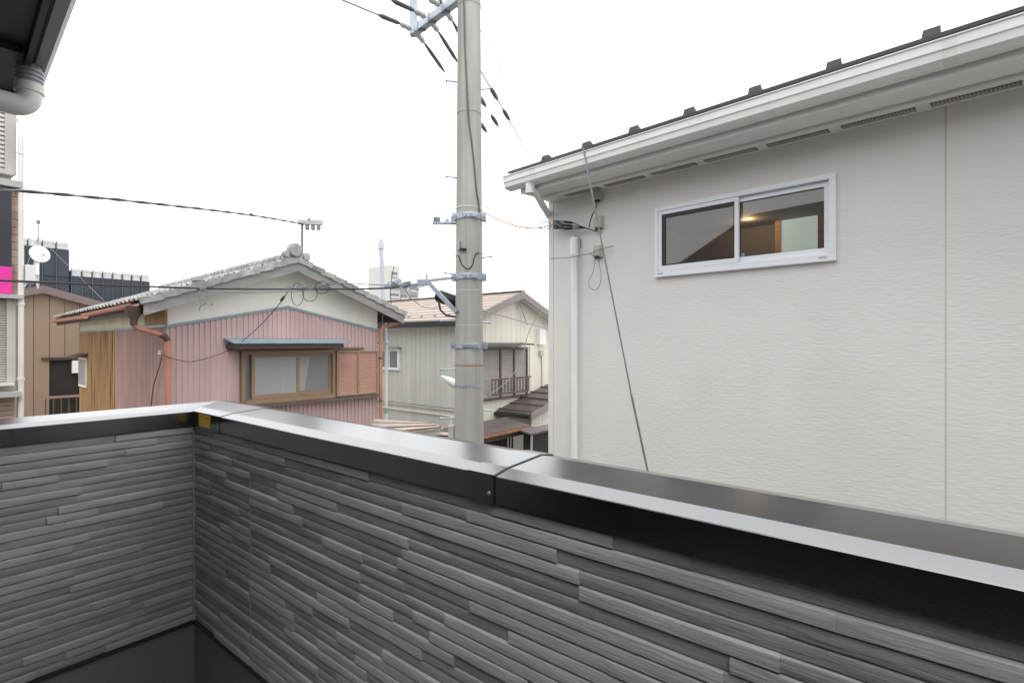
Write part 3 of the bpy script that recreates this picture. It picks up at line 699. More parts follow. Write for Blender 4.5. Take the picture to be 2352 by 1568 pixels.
# window: frame, sashes, shutter case, hood
wf = MB(); qy0, qy1 = -.075, .02
wf.box(qx0, qx0+.055, qy0, qy1, qz0, qz1); wf.box(qx1-.055, qx1, qy0, qy1, qz0, qz1)
wf.box(qx0+.0551, qx1-.0551, qy0, qy1, qz1-.06, qz1); wf.box(qx0+.0551, qx1-.0551, qy0-.02, qy1, qz0, qz0+.075)
wfo = wf.build('window_frame', M['bronze'], ph)
B(qx0+.056, qx1-.056, .0, .019, qz0+.076, qz1-.061).build('window_reveal', M['frost_dark'], wfo)
def psash(a, b, y0, m, mul=None):
    s_ = MB(); c, d = qz0+.077, qz1-.062; t = .05
    s_.box(a, b, y0, y0+.028, c, c+t*1.4); s_.box(a, b, y0, y0+.028, d-t, d); s_.box(a, a+t, y0, y0+.028, c+t*1.4, d-t); s_.box(b-t, b, y0, y0+.028, c+t*1.4, d-t)
    so_ = s_.build('sash', M['bronze'], wfo)
    B(a+t, b-t, y0+.010, y0+.016, c+t*1.4, d-t).build('pane', m, so_); return so_
wm = FP.at(684, 860, -.04)[0]
wl0 = FP.at(578, 860, -.06)[0]
psash(wl0, wm+.02, -.064, M['frost']); sp2 = psash(wm-.03, qx1-.058, -.032, M['frost_dark'])
cu = MB(); x0c = wm+.03
cu.add([(x0c, -.0245, qz0+.16), (x0c+.10, -.0245, qz0+.16), (x0c+.16, -.0245, qz1-.35), (x0c+.2, -.0245, qz1-.115), (x0c, -.0245, qz1-.115)], [(0, 1, 2, 3, 4)])
cu.build('curtain', M['curtain'], sp2)
B(wm-.30, wm-.275, -.0555, -.0545, qz0+.16, qz1-.12).build('curtain_edge', M['curtain'], wfo)
bs = MB(); t = .035; bz1 = qz1-.02
bs.box(qx1+.012, bx1, -.10, .0, qz0+.01, qz0+.045); bs.box(qx1+.012, bx1, -.10, .0, bz1-t, bz1)
bs.box(qx1+.012, qx1+.012+t, -.10, .0, qz0+.0451, bz1-t-.0001); bs.box(bx1-t, bx1, -.10, .0, qz0+.0451, bz1-t-.0001)
bm_ = (qx1+.012+bx1)/2; bs.box(bm_-.018, bm_+.018, -.10, .0, qz0+.0451, bz1-t-.0001)
bso = bs.build('shutter_case', M['bronze'], ph)
nl = 22
for (a, b) in ((qx1+.012+t+.001, bm_-.019), (bm_+.019, bx1-t-.001)):
    me = MB().prism([(-.088, 0), (-.088, .012), (-.066, (bz1-t-qz0-.046)/nl-.002), (-.05, (bz1-t-qz0-.046)/nl-.002), (-.05, 0)], a, b, 'x').mesh('louvre_slat'); me.materials.append(M['louvre'])
    for k in range(nl): link_copy('louvre_slat', me, bso, Matrix.Translation((0, 0, qz0+.046+(bz1-t-qz0-.046)/nl*k)))
B(qx0-.02, bx1+.01, -.12, .01, qz0-.06, qz0-.004).build('window_apron', M['bronze_dark'], ph)
hx0, hz = FP.at(530, 782, -.30); hx1, _ = FP.at(797, 782, -.30)
hz = EYE+.0
MB().hexa([(hx0, -.42, hz-.035), (hx1, -.42, hz-.035), (hx1, .004, hz+.03), (hx0, .004, hz+.03)], [(hx0, -.42, hz-.012), (hx1, -.42, hz-.012), (hx1, .004, hz+.055), (hx0, .004, hz+.055)]).build('window_hood', M['trim_blue'], ph)
B(hx0+.03, hx1-.12, -.39, .0, hz-.115, hz-.037).build('hood_underside', M['dark_wood'], ph)
B(hx0+.05, bx1-.3, -.055, -.008, qz1+.002, hz-.116).build('hood_board', M['bronze_dark'], ph)
# small hood on the right side wall
MB().hexa([(PW+.02, .1, hz-.02), (PW+.32, .1, hz-.06), (PW+.32, .8, hz-.06), (PW+.02, .8, hz-.02)], [(PW+.02, .1, hz+.0), (PW+.32, .1, hz-.04), (PW+.32, .8, hz-.04), (PW+.02, .8, hz+.0)]).build('side_hood', M['trim_blue'], ph)
# insulator by the left corner
ix, iz = -.06, EYE-.20
iy, iz = FP.side(372, 815, -.06)
MB().tube([(-.0, iy, iz+.02), (-.10, iy, iz+.04)], .012, 8).build('insulator_bracket', M['galv'], ph)
MB().lathe([(.012, -.03), (.028, -.02), (.02, 0), (.028, .02), (.012, .035)], (-.09, iy, iz+.03), 12).build('insulator', M['ceramic'], ph, True)
# thin post on the roof holding the overhead cable
tp = at_depth(694, 585, 10.2); tt = at_depth(694, 510, 10.2)
post = thing('roof_post', 'thin rusty service post with crosspiece rising behind the tiled ridge', 'post', loc=(tp.x, tp.y, zru-.1))
MB().tube([(0, 0, 0), (0, 0, tt.z-zru+.1)], .026, 8).build('post_shaft', M['barge_grey'], post, True)
th_ = tt.z-zru+.1
MB().bar(-RT*.08+UP*th_, RT*.40+UP*(th_-.02), .09, .085).build('crosspiece', M['ledge'], post)
for k in range(3): MB().lathe([(.015, -.13), (.04, -.12), (.04, -.05), (.015, 0)], RT*(.10+.11*k)+UP*(th_-.03), 10).build('insulator', M['cable_grey'], post, True)
MB().bar(RT*.15+UP*(th_+.03)-FW*.05, RT*.15+UP*(th_+.09), .04, .05).build('clamp', M['ledge'], post)

# ------------------------------------------------------------------ vent pipe between the houses
vp = at_depth(887, 900, 10.9)
vpt = thing('vent_pipe', 'tall slim white vent pipe with cap between pink and cream houses', 'pipe', loc=(vp.x, vp.y, 0))
zt_ = lambda y: EYE+(CY-y)/FPX*10.9
lean = -RT*.045
MB().tube([(0, 0, 0), (0, 0, zt_(780))], .032, 14).build('lower_pipe', M['pipe_white'], vpt, True)
MB().tube([Vector((0, 0, zt_(785)))+lean*.4, lean*2.4+UP*zt_(565)], .047, 14).build('upper_pipe', M['pipe_pale'], vpt, True)
MB().lathe([(.046, -.16), (.064, -.15), (.068, -.02), (.056, .0), (.056, .05), (.05, .06)], lean*2.4+UP*zt_(556), 16).build('pipe_cap', M['pipe_pale'], vpt, True)
MB().tube([(0, 0, zt_(948)), (0, 0, zt_(936))], .045, 14).build('pipe_joint', M['green_pipe'], vpt, True)

# ------------------------------------------------------------------ cream house
FC = Frame(1.038*8.6, 8.6, 0)
ch = thing('house', 'cream boarded house with beige metal roof behind the concrete pole', 'house', FC)
CW = 3.46; CDp = 6.0
zE = FC.side(1041, 733, 0)[1]-.06; zA = FC.at(1184, 672, -.25)[1]
cxa = CW/2; OC = .28
cpit = (zA-zE)/(cxa+OC)
zr_ = lambda x: zA-cpit*abs(x-cxa)
MB().prism([(0.02, 0), (CW-.02, 0), (CW-.02, zr_(0)-.06), (cxa, zA-.06), (.02, zr_(0)-.06)], .02, CDp, 'y').build('wall', M['cream_shade'], ch)
shx0, shz1 = FC.at(1095, 799, -.03); shx1, _ = FC.at(1210, 797, -.03); _, shz0 = FC.at(1212, 908, -.03)
nb = 17; bw = CW/nb
for k in range(nb):
    a, b = k*bw, (k+1)*bw-.006
    segs = [(0.0, None)]
    ztp = min(zr_(a), zr_(b))-.065
    mb = MB()
    def brd(zlo, zhi_f):
        mb.hexa([(a, 0, zlo), (b, 0, zlo), (b, 0, zhi_f(b)), (a, 0, zhi_f(a))], [(a, .018, zlo), (b, .018, zlo), (b, .018, zhi_f(b)), (a, .018, zhi_f(a))])
    top = lambda x: zr_(x)-.065
    if a < shx1 and b > shx0: brd(0, lambda x: shz0-.01); brd(shz1+.01, top)
    else: brd(0, top)
    mb.build('siding_board', M['cream'], ch)
nb2 = 32; bw2 = CDp/nb2
sb = B(0, .018, 0, bw2-.007, 0, zr_(0)-.09).mesh('siding_board'); sb.materials.append(M['cream_shade'])
for k in range(nb2): link_copy('siding_board', sb, ch, Matrix.Translation((0, k*bw2, 0)))
zb1 = FC.side(960, 932, 0)[1]
B(-.03, .0, 0, CDp, zb1-.02, zb1+.005).build('belt_trim', M['cream_shade'], ch)
B(-.03, .0, 0, CDp, zb1-.16, zb1-.135).build('belt_trim', M['cream'], ch)
MB().tube([(-.02, .05*k, zb1+.04+.01*math.sin(k*.7)) for k in range(100)], .008, 6).build('wall_cable', M['cable_grey'], ch, True)
# roof courses on the left slope, sheet on the right
ncs = 9; fy0, fy1 = -.30, CDp+.3
rc_ = MB()
rc_.hexa([(-OC, fy0, zr_(-OC)), (cxa, fy0, zA), (cxa, fy1, zA), (-OC, fy1, zr_(-OC))], [(-OC, fy0, zr_(-OC)+.02), (cxa, fy0, zA+.02), (cxa, fy1, zA+.02), (-OC, fy1, zr_(-OC)+.02)])
rc_.hexa([(CW+OC, fy0, zr_(-OC)), (cxa, fy0, zA), (cxa, fy1, zA), (CW+OC, fy1, zr_(-OC))], [(CW+OC, fy0, zr_(-OC)+.05), (cxa, fy0, zA+.05), (cxa, fy1, zA+.05), (CW+OC, fy1, zr_(-OC)+.05)])
cro = rc_.build('roof', M['barge_grey'], ch)
for k in range(ncs):
    xa0 = -OC-.02+(cxa+OC)*k/ncs; xb0 = -OC+(cxa+OC)*(k+1)/ncs
    za0, zb0 = zr_(xa0), zr_(xb0)
    MB().hexa([(xa0, fy0+.02, za0+.021), (xb0, fy0+.02, zb0+.021), (xb0, fy1, zb0+.021), (xa0, fy1, za0+.021)],
              [(xa0, fy0+.02, za0+.060), (xb0, fy0+.02, zb0+.030), (xb0, fy1, zb0+.030), (xa0, fy1, za0+.060)]).build('roof_course', M['roof_beige'], cro)
for k in range(9):
    yy = .1+.5*k; xx = -OC+.22
    MB().hexa([(xx, yy-.05, zr_(xx)+.04), (xx+.06, yy-.05, zr_(xx)+.05), (xx+.06, yy+.05, zr_(xx)+.05), (xx, yy+.05, zr_(xx)+.04)],
              [(xx+.02, yy-.02, zr_(xx)+.11), (xx+.04, yy-.02, zr_(xx)+.11), (xx+.04, yy+.02, zr_(xx)+.11), (xx+.02, yy+.02, zr_(xx)+.11)]).build('snow_guard', M['barge_grey'], cro)
B(cxa-.08, cxa+.08, fy0, fy1, zA+.051, zA+.075).build('ridge_cap', M['barge_grey'], cro)
for sg in (-1, 1):
    xe = -OC if sg < 0 else CW+OC
    MB().hexa([(xe, fy0-.02, zr_(xe)-.13), (cxa, fy0-.02, zA-.13), (cxa, fy0-.02, zA+.052), (xe, fy0-.02, zr_(xe)+.045)],
              [(xe, fy0+.015, zr_(xe)-.13), (cxa, fy0+.015, zA-.13), (cxa, fy0+.015, zA+.052), (xe, fy0+.015, zr_(xe)+.045)]).build('barge_board', M['barge_grey'], ch)
    MB().hexa([(xe-sg*.04, fy0+.016, zr_(xe)-.05), (cxa, fy0+.016, zA-.05), (cxa, .018, zA-.05), (xe-sg*.04, .018, zr_(xe)-.05)],
              [(xe-sg*.04, fy0+.016, zr_(xe)-.03), (cxa, fy0+.016, zA-.03), (cxa, .018, zA-.03), (xe-sg*.04, .018, zr_(xe)-.03)]).build('gable_soffit', M['white_trim'], ch)
B(-OC-.10, -OC+.0, fy0+.05, fy1, zr_(-OC)-.13, zr_(-OC)+.005).build('gutter', M['black'], ch)
B(-OC+.001, .0, fy0+.05, fy1, zr_(-OC)-.07, zr_(-OC)-.05).build('eave_soffit', M['white_trim'], ch)
# shuttered window with hood and rail
sf = MB(); t = .05
sf.box(shx0, shx1, -.07, .018, shz1-t, shz1); sf.box(shx0, shx1, -.07, .018, shz0, shz0+t)
mids = [shx0, shx0+(shx1-shx0)*.42, shx0+(shx1-shx0)*.70, shx1-t]
for m_ in mids: sf.box(m_, m_+t, -.0705, .018, shz0+t+.0001, shz1-t-.0001)
sfo = sf.build('window_frame', M['brown_alu'], ch)
nsl = 26; hs_ = (shz1-shz0-2*t)/nsl
for a, b in zip(mids[:-1], mids[1:]):
    me = MB().prism([(-.03, 0), (-.045, hs_*.5), (-.03, hs_*.95), (-.01, hs_*.95), (-.01, 0)], a+t+.001, b-.001, 'x').mesh('shutter_slat'); me.materials.append(M['shutter'])
    for k in range(nsl): link_copy('shutter_slat', me, sfo, Matrix.Translation((0, 0, shz0+t+hs_*k)))
hdx1, hdz = FC.at(1224, 790, -.4)
MB().hexa([(shx0-.15, -.45, shz1+.06), (hdx1, -.45, shz1+.06), (hdx1, .0, shz1+.09), (shx0-.15, .0, shz1+.09)], [(shx0-.15, -.45, shz1+.10), (hdx1, -.45, shz1+.10), (hdx1, .0, shz1+.13), (shx0-.15, .0, shz1+.13)]).build('window_hood', M['brown_metal'], ch)
rl = MB(); rz1 = FC.at(1180, 868, -.25)[1]; rz0 = FC.at(1180, 902, -.25)[1]; ra0, ra1 = FC.at(1130, 870, -.22)[0], FC.at(1214, 870, -.22)[0]
rl.box(ra0, ra1+.1, -.24, -.205, rz1-.015, rz1+.015); rl.box(ra0, ra1, -.235, -.21, rz0, rz0+.03)
rlo = rl.build('window_rail', M['brown_alu'], ch)
for k in range(13):
    a = ra0+(ra1-ra0)*k/12; B(a-.009, a+.009, -.232, -.214, rz0+.03, rz1-.015).build('baluster', M['brown_alu'], rlo)
for a in (ra0+.05, ra1-.05): B(a-.012, a+.012, -.204, .0, rz0+.003, rz0+.027).build('rail_bracket', M['brown_alu'], rlo)
# white cabinet and small box on the right part of the gable
b0x, b0z = FC.at(1239, 756, -.1); b1x, b1z = FC.at(1252, 791, -.1)
B(b0x, b1x+.02, -.12, -.001, b1z, b0z).build('wall_cabinet', M['white_trim'], ch)
b0x, b0z = FC.at(1240, 805, -.05); B(b0x, b0x+.14, -.08, -.001, b0z-.14, b0z).build('meter_box', M['ledge'], ch)
MB().tube([(b0x+.1, -.03, b0z-.14), (b0x+.13, -.03, b0z-.6), (b0x+.12, -.03, b0z-1.2), (b0x-.05, -.03, b0z-1.5)], .012, 6).build('meter_cable', M['cable_grey'], ch, True)
# small window on the left wall
wy0, wz1_ = FC.side(917, 800, -.03); wy1, wz0_ = FC.side(889, 845, -.03)
sw_ = B(-.05, -.001, wy0, wy1+.3, wz0_-.04, wz1_).build('side_window_frame', M['alu'], ch)
B(-.056, -.0505, wy0+.06, wy0+.38, wz0_+.03, wz1_-.08).build('pane', M['apt_glass'], sw_)
B(-.056, -.0505, wy0+.43, wy1+.25, wz0_+.03, wz1_-.08).build('pane', M['apt_glass'], sw_)
B(-.16, -.001, wy0-.05, wy1+.35, wz1_+.001, wz1_+.03).build('window_hood', M['barge_grey'], sw_)
# diagonal stay on the gable and antenna on the ridge
p0 = FC.at(1189, 688, -.1); p1 = FC.at(1212, 747, -.1)
MB().tube([(p0[0], -.1, p0[1]), (p1[0], -.1, p1[1])], .012, 6).build('wire_stay', M['wire_steel'], ch, True)
a0 = FC.local(at_depth(1206, 690, 14.5)); a1 = at_depth(1206, 636, 14.5)
MB().tube([(a0[0], a0[1], zr_(a0[0])), (a0[0], a0[1], a1.z)], .014, 8).build('antenna_pole', M['rust'], ch, True)
# porch roofs in front of the cream house
an = thing('porch_annex', 'cream boarded annex with brown metal gable roof before the cream house', 'annex', FC)
ax0 = 9.95-FC.o.x; ay0, ay1 = 7.53-8.6, -.002; azE = EYE-1.78
MB().hexa([(ax0, ay0-.03, azE), (ax0+2.2, ay0-.03, azE+.52), (ax0+2.2, ay1, azE+.52), (ax0, ay1, azE)], [(ax0, ay0-.03, azE+.05), (ax0+2.2, ay0-.03, azE+.57), (ax0+2.2, ay1, azE+.57), (ax0, ay1, azE+.05)]).build('roof', M['brown_metal'], an)
for k in range(5):
    xx = ax0+.1+.45*k; B(xx-.012, xx+.012, ay0-.03, ay1, azE+.05+.236*(xx-ax0), azE+.085+.236*(xx-ax0)).build('roof_seam', M['brown_metal'], an)
MB().hexa([(ax0-.02, ay0-.06, azE-.09), (ax0+2.2, ay0-.06, azE+.43), (ax0+2.2, ay0-.06, azE+.585), (ax0-.02, ay0-.06, azE+.065)], [(ax0-.02, ay0-.031, azE-.09), (ax0+2.2, ay0-.031, azE+.43), (ax0+2.2, ay0-.031, azE+.585), (ax0-.02, ay0-.031, azE+.065)]).build('barge_board', M['barge_grey'], an)
B(ax0-.09, ax0-.001, ay0-.03, ay1, azE-.06, azE+.02).build('gutter', M['black'], an)
B(ax0+.25, ax0+2.1, ay0+.16, ay1-.02, 0, azE+.05).build('wall', M['cream_shade'], an)
for k in range(12):
    a = ax0+.24+.155*k; B(a, a+.148, ay0+.14, ay0+.158, .0, azE+.0+.236*(a-ax0)-.02).build('siding_board', M['cream'], an)
pc = thing('carport', 'low carport with dark brown sheet roof and shadowed slatted front', 'carport', FC)
cx0, cx1, cy0, cy1, cz_ = 7.3-8.93, 9.28-8.93, 7.0-8.6, 8.0-8.6, EYE-1.90
MB().hexa([(cx0, cy0, cz_), (cx1, cy0, cz_), (cx1+.35, cy1, cz_+.06), (cx0, cy1, cz_+.06)], [(cx0, cy0, cz_+.03), (cx1, cy0, cz_+.03), (cx1+.35, cy1, cz_+.09), (cx0, cy1, cz_+.09)]).build('roof', M['brown_metal'], pc)
B(cx0, cx1+.02, cy0-.06, cy0-.002, cz_-.025, cz_+.012).build('gutter', M['rust'], pc)
B(cx0, cx1, cy0+.01, cy0+.05, cz_-.13, cz_-.026).build('fascia', M['dark_wood'], pc)
for xx in (cx0+.1, cx1-.08): B(xx, xx+.08, cy0+.02, cy0+.10, 0, cz_-.131).build('post', M['dark_wood'], pc)
B(cx0, cx1+.3, cy1-.05, cy1, 0, cz_+.05).build('back_wall', M['shade_fill'], pc)  # near-black sheet in place of the shade under the roof
for k in range(16):
    a = cx0+.2+.1*k; B(a, a+.03, cy0+.30, cy0+.33, .2, cz_-.2).build('front_slat', M['dark_wood'], pc)
pr = thing('lean_to_shed', 'narrow dark lean-to with brown roof beside the white house corner', 'shed', FC)
lx0 = FC.at(1219, 998, -2.0)[0]; lzE = FC.at(1219, 1000, -2.0)[1]
MB().hexa([(lx0, -2.0, lzE), (lx0+1.6, -2.0, lzE), (lx0+1.6, -1.72, lzE+.05), (lx0, -1.72, lzE+.05)], [(lx0, -2.0, lzE+.04), (lx0+1.6, -2.0, lzE+.04), (lx0+1.6, -1.72, lzE+.09), (lx0, -1.72, lzE+.09)]).build('roof', M['brown_metal'], pr)
B(lx0+.08, lx0+1.5, -1.95, -1.74, 0, lzE-.002).build('wall', M['shade_fill'], pr)
B(lx0+.05, lx0+.078, -1.99, -1.955, 0, lzE-.002).build('post', M['ledge'], pr)

# ------------------------------------------------------------------ tin shed in the gap
zsH = EYE-1.47
c = [on_height(px, py, zsH) for px, py in ((880, 966), (985, 974), (1018, 985), (876, 1000))]
sh = thing('tin_shed', 'low shed with pale rusting tin roof beside the pink house', 'shed', loc=(c[0].x, c[0].y, 0))
c = [p-Vector((c[0].x, c[0].y, 0)) for p in c]
c[0] = c[0]+(c[0]-c[1])*.2; c[3] = c[3]+(c[3]-c[2])*.2
for k in range(3):
    a0_, a1_ = k/3+.004, (k+1)/3-.002
    L_ = lambda u, v: c[0].lerp(c[1], v).lerp(c[3].lerp(c[2], v), u)
    q4 = [L_(a0_, 0), L_(a0_, 1), L_(a1_, 1), L_(a1_, 0)]
    MB().hexa([p+UP*(.01*(k % 2)) for p in q4], [p+UP*(.03+.01*(k % 2)) for p in q4]).build('roof_sheet', M['tin'], sh)
    MB().bar(L_(a1_, .0)+UP*.045, L_(a1_, .97)+UP*.040, .022, .016).build('rusty_batten', M['rust'], sh)
m0 = [p.lerp((c[0]+c[1]+c[2]+c[3])/4, .08) for p in c]
MB().hexa([Vector((p.x, p.y, 0)) for p in m0], [Vector((p.x, p.y, zsH-.004)) for p in m0]).build('wall', M['cream_shade'], sh)
# loose rusty sheets behind the pole
z2 = EYE-1.62
c2 = [on_height(px, py, z2) for px, py in ((1000, 998), (1042, 1003), (1046, 1012), (985, 1006))]
cl = thing('sheet_pile', 'loose rusty roofing sheets piled beside the concrete pole', 'sheet pile', loc=(c2[0].x, c2[0].y, 0))
c2 = [p-Vector((c2[0].x, c2[0].y, 0)) for p in c2]
mc = (c2[0]+c2[1]+c2[2]+c2[3])/4
for k in range(3):
    R_ = Matrix.Rotation(.22*(k-1), 4, 'Z')
    q4 = [mc+(R_ @ (p-mc))*(1-.12*k) for p in c2]
    MB().hexa([p+UP*(.03*k) for p in q4], [p+UP*(.03*k+.012) for p in q4]).build('sheet', [M['tin'], M['rust'], M['tin']][k], cl)
m0 = [p.lerp(mc, .15) for p in c2]
MB().hexa([Vector((p.x, p.y, 0)) for p in m0], [Vector((p.x, p.y, z2-.002)) for p in m0]).build('stack', M['cream_shade'], cl)

# ------------------------------------------------------------------ utility pole
PZ = 5.85
pp = at_depth(1077.5, 784, PZ)
up = thing('utility_pole', 'round concrete utility pole with steel bands standing before the cream house', 'utility pole', loc=(pp.x, pp.y, 0))
up.rotation_euler = (0, 0, -TH)           # local x = right, y = away
zp = lambda y: EYE+(CY-y)/FPX*PZ
rp = lambda z: .163-(z-zp(1000))*.0072     # taper
prof = [(rp(0), 0), (rp(3), 3), (rp(6), 6), (rp(9.5), 9.5), (rp(12.5), 12.5)]
MB().lathe(prof, (0, 0, 0), 48).build('shaft', M['concrete'], up, True)
def ring(y, h, g, name, m, n=48):
    z = zp(y); r = rp(z)+g
    return MB().lathe([(r-.012, -h/2), (r, -h/2), (r, h/2), (r-.012, h/2)], (0, 0, z), n).build(name, m, up, True)
for yy in (15, 262): ring(yy, .035, .004, 'seam_band', M['concrete'])
for yy in (500, 637, 793):
    b_ = ring(yy, .062, .010, 'steel_band', M['galv']); z = zp(yy); r = rp(z)
    for sx in (-1, 1):
        B(sx*(r+.002), sx*(r+.045), -.05, .05, z-.038, z+.038).build('band_clamp', M['galv'], b_)
        MB().tube([(sx*(r+.028), -.075, z), (sx*(r+.028), .075, z)], .010, 8).build('clamp_bolt', M['galv'], b_)
    B(-r*.35, r*.75, -r-.017, -r+.0, z-.024, z+.024).build('band_plate', M['galv'], b_, bevel=.004)
    for xx in (-.06, -.02, .03): MB().lathe([(.007, 0), (.007, -.008)], (xx, -r-.0165, z), 8, 'y').build('bolt_head', M['cable_grey'], b_)
ring(480, .014, .003, 'wire_tie', M['ceramic']); ring(668, .008, .002, 'wire_tie', M['ceramic']); ring(747, .008, .002, 'wire_tie', M['ceramic'])
ring(838, .010, .002, 'wire_tie', M['rust'])
st = ring(884, .028, .004, 'perforated_strap', M['galv'])
for k in range(14):
    a = math.pi+math.pi*(k+.5)/14; r = rp(zp(884))+.0045
    MB().lathe([(.007, -.001), (.007, .001)], (0, 0, 0), 8, 'y').build('strap_hole', M['cable_grey'], st).matrix_local = Matrix.Translation((r*math.cos(a), r*math.sin(a), zp(884))) @ Matrix.Rotation(a+math.pi/2, 4, 'Z')
# step bolts, alternately on both sides
for (yy, sg, ex) in ((187, -1, .12), (205, 1, .10), (408, -1, .11), (592, 1, .10), (630, -1, .12), (737, -1, .16), (740, 1, .07), (847, -1, .16), (957, -1, .16), (943, 1, .07)):
    z = zp(yy); r = rp(z); a = math.radians(200 if sg < 0 else -20)
    d = Vector((math.cos(a), math.sin(a), 0)) if yy > 700 and sg < 0 else Vector((sg*1.0, .12, 0)).normalized()
    sbm = MB(); sbm.tube([d*(r-.02)+UP*z, d*(r+ex)+UP*(z+(.02 if yy < 650 else 0))], .009, 8)
    s_ = sbm.build('step_bolt', M['galv'], up, True)
    MB().tube([d*(r+ex)+UP*(z+(.02 if yy < 650 else 0)), d*(r+ex+.012)+UP*(z+(.02 if yy < 650 else 0))], .017, 8).build('bolt_end', M['galv'], s_, True)
# left arm on the top band, with fittings
z = zp(508); r = rp(z)
arm = B(-r-.26, -r-.0, -.03, .03, z-.035, z-.012).build('side_bracket', M['galv'], up)
B(-r-.25, -r-.18, -.035, .035, z-.012, z+.04).build('bracket_clamp', M['cable_grey'], arm)
B(-r-.12, -r-.08, -.02, .02, z-.012, z+.025).build('bracket_nut', M['galv'], arm)
B(-r-.06, -r+.0, -.04, .04, z-.03, z+.05).build('bracket_plate', M['galv'], arm)
# lower arm with diagonal brace carrying the low voltage cable
z = zp(645); r = rp(z)
ax_ = (985-1077.5)/FPX*PZ
la = MB().bar((ax_+.02, -.04, z+.0), (-r+.01, -.02, z+.035), .04, .03).build('lower_arm', M['galv'], up)
MB().bar((ax_-.02, -.05, z+.0), (-r+.02, -.12, zp(718)), .035, .045).build('diagonal_brace', M['galv'], la)
B(ax_-.12, ax_+.02, -.06, .03, z-.055, z+.01).build('arm_end_clamp', M['galv'], la)
MB().tube([(ax_-.02, -.02, z+.0), (ax_-.02, -.02, z+.07)], .012, 8).build('arm_bolt', M['galv'], la)
rr = random.Random(3)
for k in range(9):
    B_ = Vector((ax_-.14-.045*k, -.03+rr.uniform(-.03, .03), z-.05+rr.uniform(-.035, .03)))
    MB().bar(B_, B_+Vector((rr.uniform(.04, .09), rr.uniform(-.03, .03), rr.uniform(-.05, .05))), .03, .028).build('cable_clamp', M['galv'] if k % 3 else M['cable_grey'], la)
# black cable closure hanging behind the arm, and the wire loop
MB().tube([(ax_+.06, .12, zp(675)), (ax_+.10, .12, zp(678)), (-.02, .20, zp(700))], [.05, .075, .07], 12).build('cable_closure', M['black'], up, True)
MB().tube([(ax_+.10, .05, zp(690)), (ax_+.13, 0, zp(712)), (ax_+.20, -.02, zp(725)), (-r+.0, -.06, zp(728))], .012, 8).build('closure_cable', M['cable'], up, True)
def on_pole(pts, rr_, name, m, par_=None):
    o_ = []
    for (x, y) in pts:
        z = zp(y); R0 = rp(z)+rr_*.8; xx = max(-R0*.999, min(R0*.999, (x-1077.5)/FPX*(PZ-.1))); o_.append((xx, -math.sqrt(max(0, R0*R0-xx*xx)), z))
    # densify with a smooth curve
    P = [Vector(p) for p in o_]; D = []
    for i in range(len(P)-1):
        p0, p1, p2, p3 = P[max(i-1, 0)], P[i], P[i+1], P[min(i+2, len(P)-1)]
        for k in range(6):
            t = k/6; D.append(.5*((2*p1)+(p2-p0)*t+(2*p0-5*p1+4*p2-p3)*t*t+(3*p1-p0-3*p2+p3)*t*t*t))
    D.append(P[-1])
    return MB().tube(D, rr_, 8).build(name, m, up, True)
on_pole([(1064, -40), (1068, 40), (1070, 120), (1074, 200), (1078, 280), (1085, 330), (1092, 390), (1096, 440), (1101, 470), (1103, 492)], .009, 'riser_cable', M['hv'])
on_pole([(1066, -40), (1071, 60), (1072, 140), (1077, 220), (1082, 300), (1087, 345), (1093, 400), (1099, 455), (1103, 480)], .006, 'riser_cable', M['cable_grey'])
on_pole([(1044, 588), (1055, 592), (1063, 610), (1077, 622), (1088, 612), (1092, 594), (1099, 585), (1112, 584)], .006, 'wire_loop', M['cable'])
z = zp(577); B(-.085, -.015, -rp(z)-.03, -rp(z)+.03, z-.012, z+.004).build('black_clip', M['black'], up)
z = zp(568); B(-.115, -.095, -rp(z)*.8-.03, -rp(z)*.6, z-.05, z+.05).build('earth_clip', M['galv'], up)
on_pole([(1075, 590), (1076, 650)], .003, 'earth_wire', M['concrete'])
# meter box low on the back left
z = zp(990); mbx = B(-.235, -.17, .0, .10, z-.10, z+.06).build('meter_box', M['beige_box'], up, bevel=.006)
MB().tube([(-.205, .05, z+.06), (-.205, .05, z+.16)], .012, 8).build('box_stem', M['pipe_white'], mbx, True)
# top crossarm: along the street, up and away to the left
zc = EYE+(CY+8)/FPX*PZ
d = (FP.y*0+Vector((-.745, .667, 0))).normalized()       # local direction of the arm (right, away)
a_end = Vector((-.13, .05, zc)); b_end = a_end+Vector((-.62, .63, 0))*1.0
ca = MB().bar(a_end-(b_end-a_end)*.1, b_end, .085, .085).build('crossarm', M['galv'], up)
MB().bar(b_end-UP*.04, b_end+UP*.75, .085, .085).build('arm_upright', M['galv'], ca)
MB().bar(b_end+UP*.70, a_end+UP*.70, .075, .075).build('upper_crossarm', M['galv'], ca)
for f_ in (.25, .55, .8):
    q_ = a_end.lerp(b_end, f_); MB().bar(q_-UP*.055, q_+UP*.055, .035, .10).build('arm_clamp', M['cable_grey'], ca)
B(-.10, .10, -rp(zc)-.02, -rp(zc)+.04, zc-.05, zc+.05).build('arm_seat', M['galv'], ca)
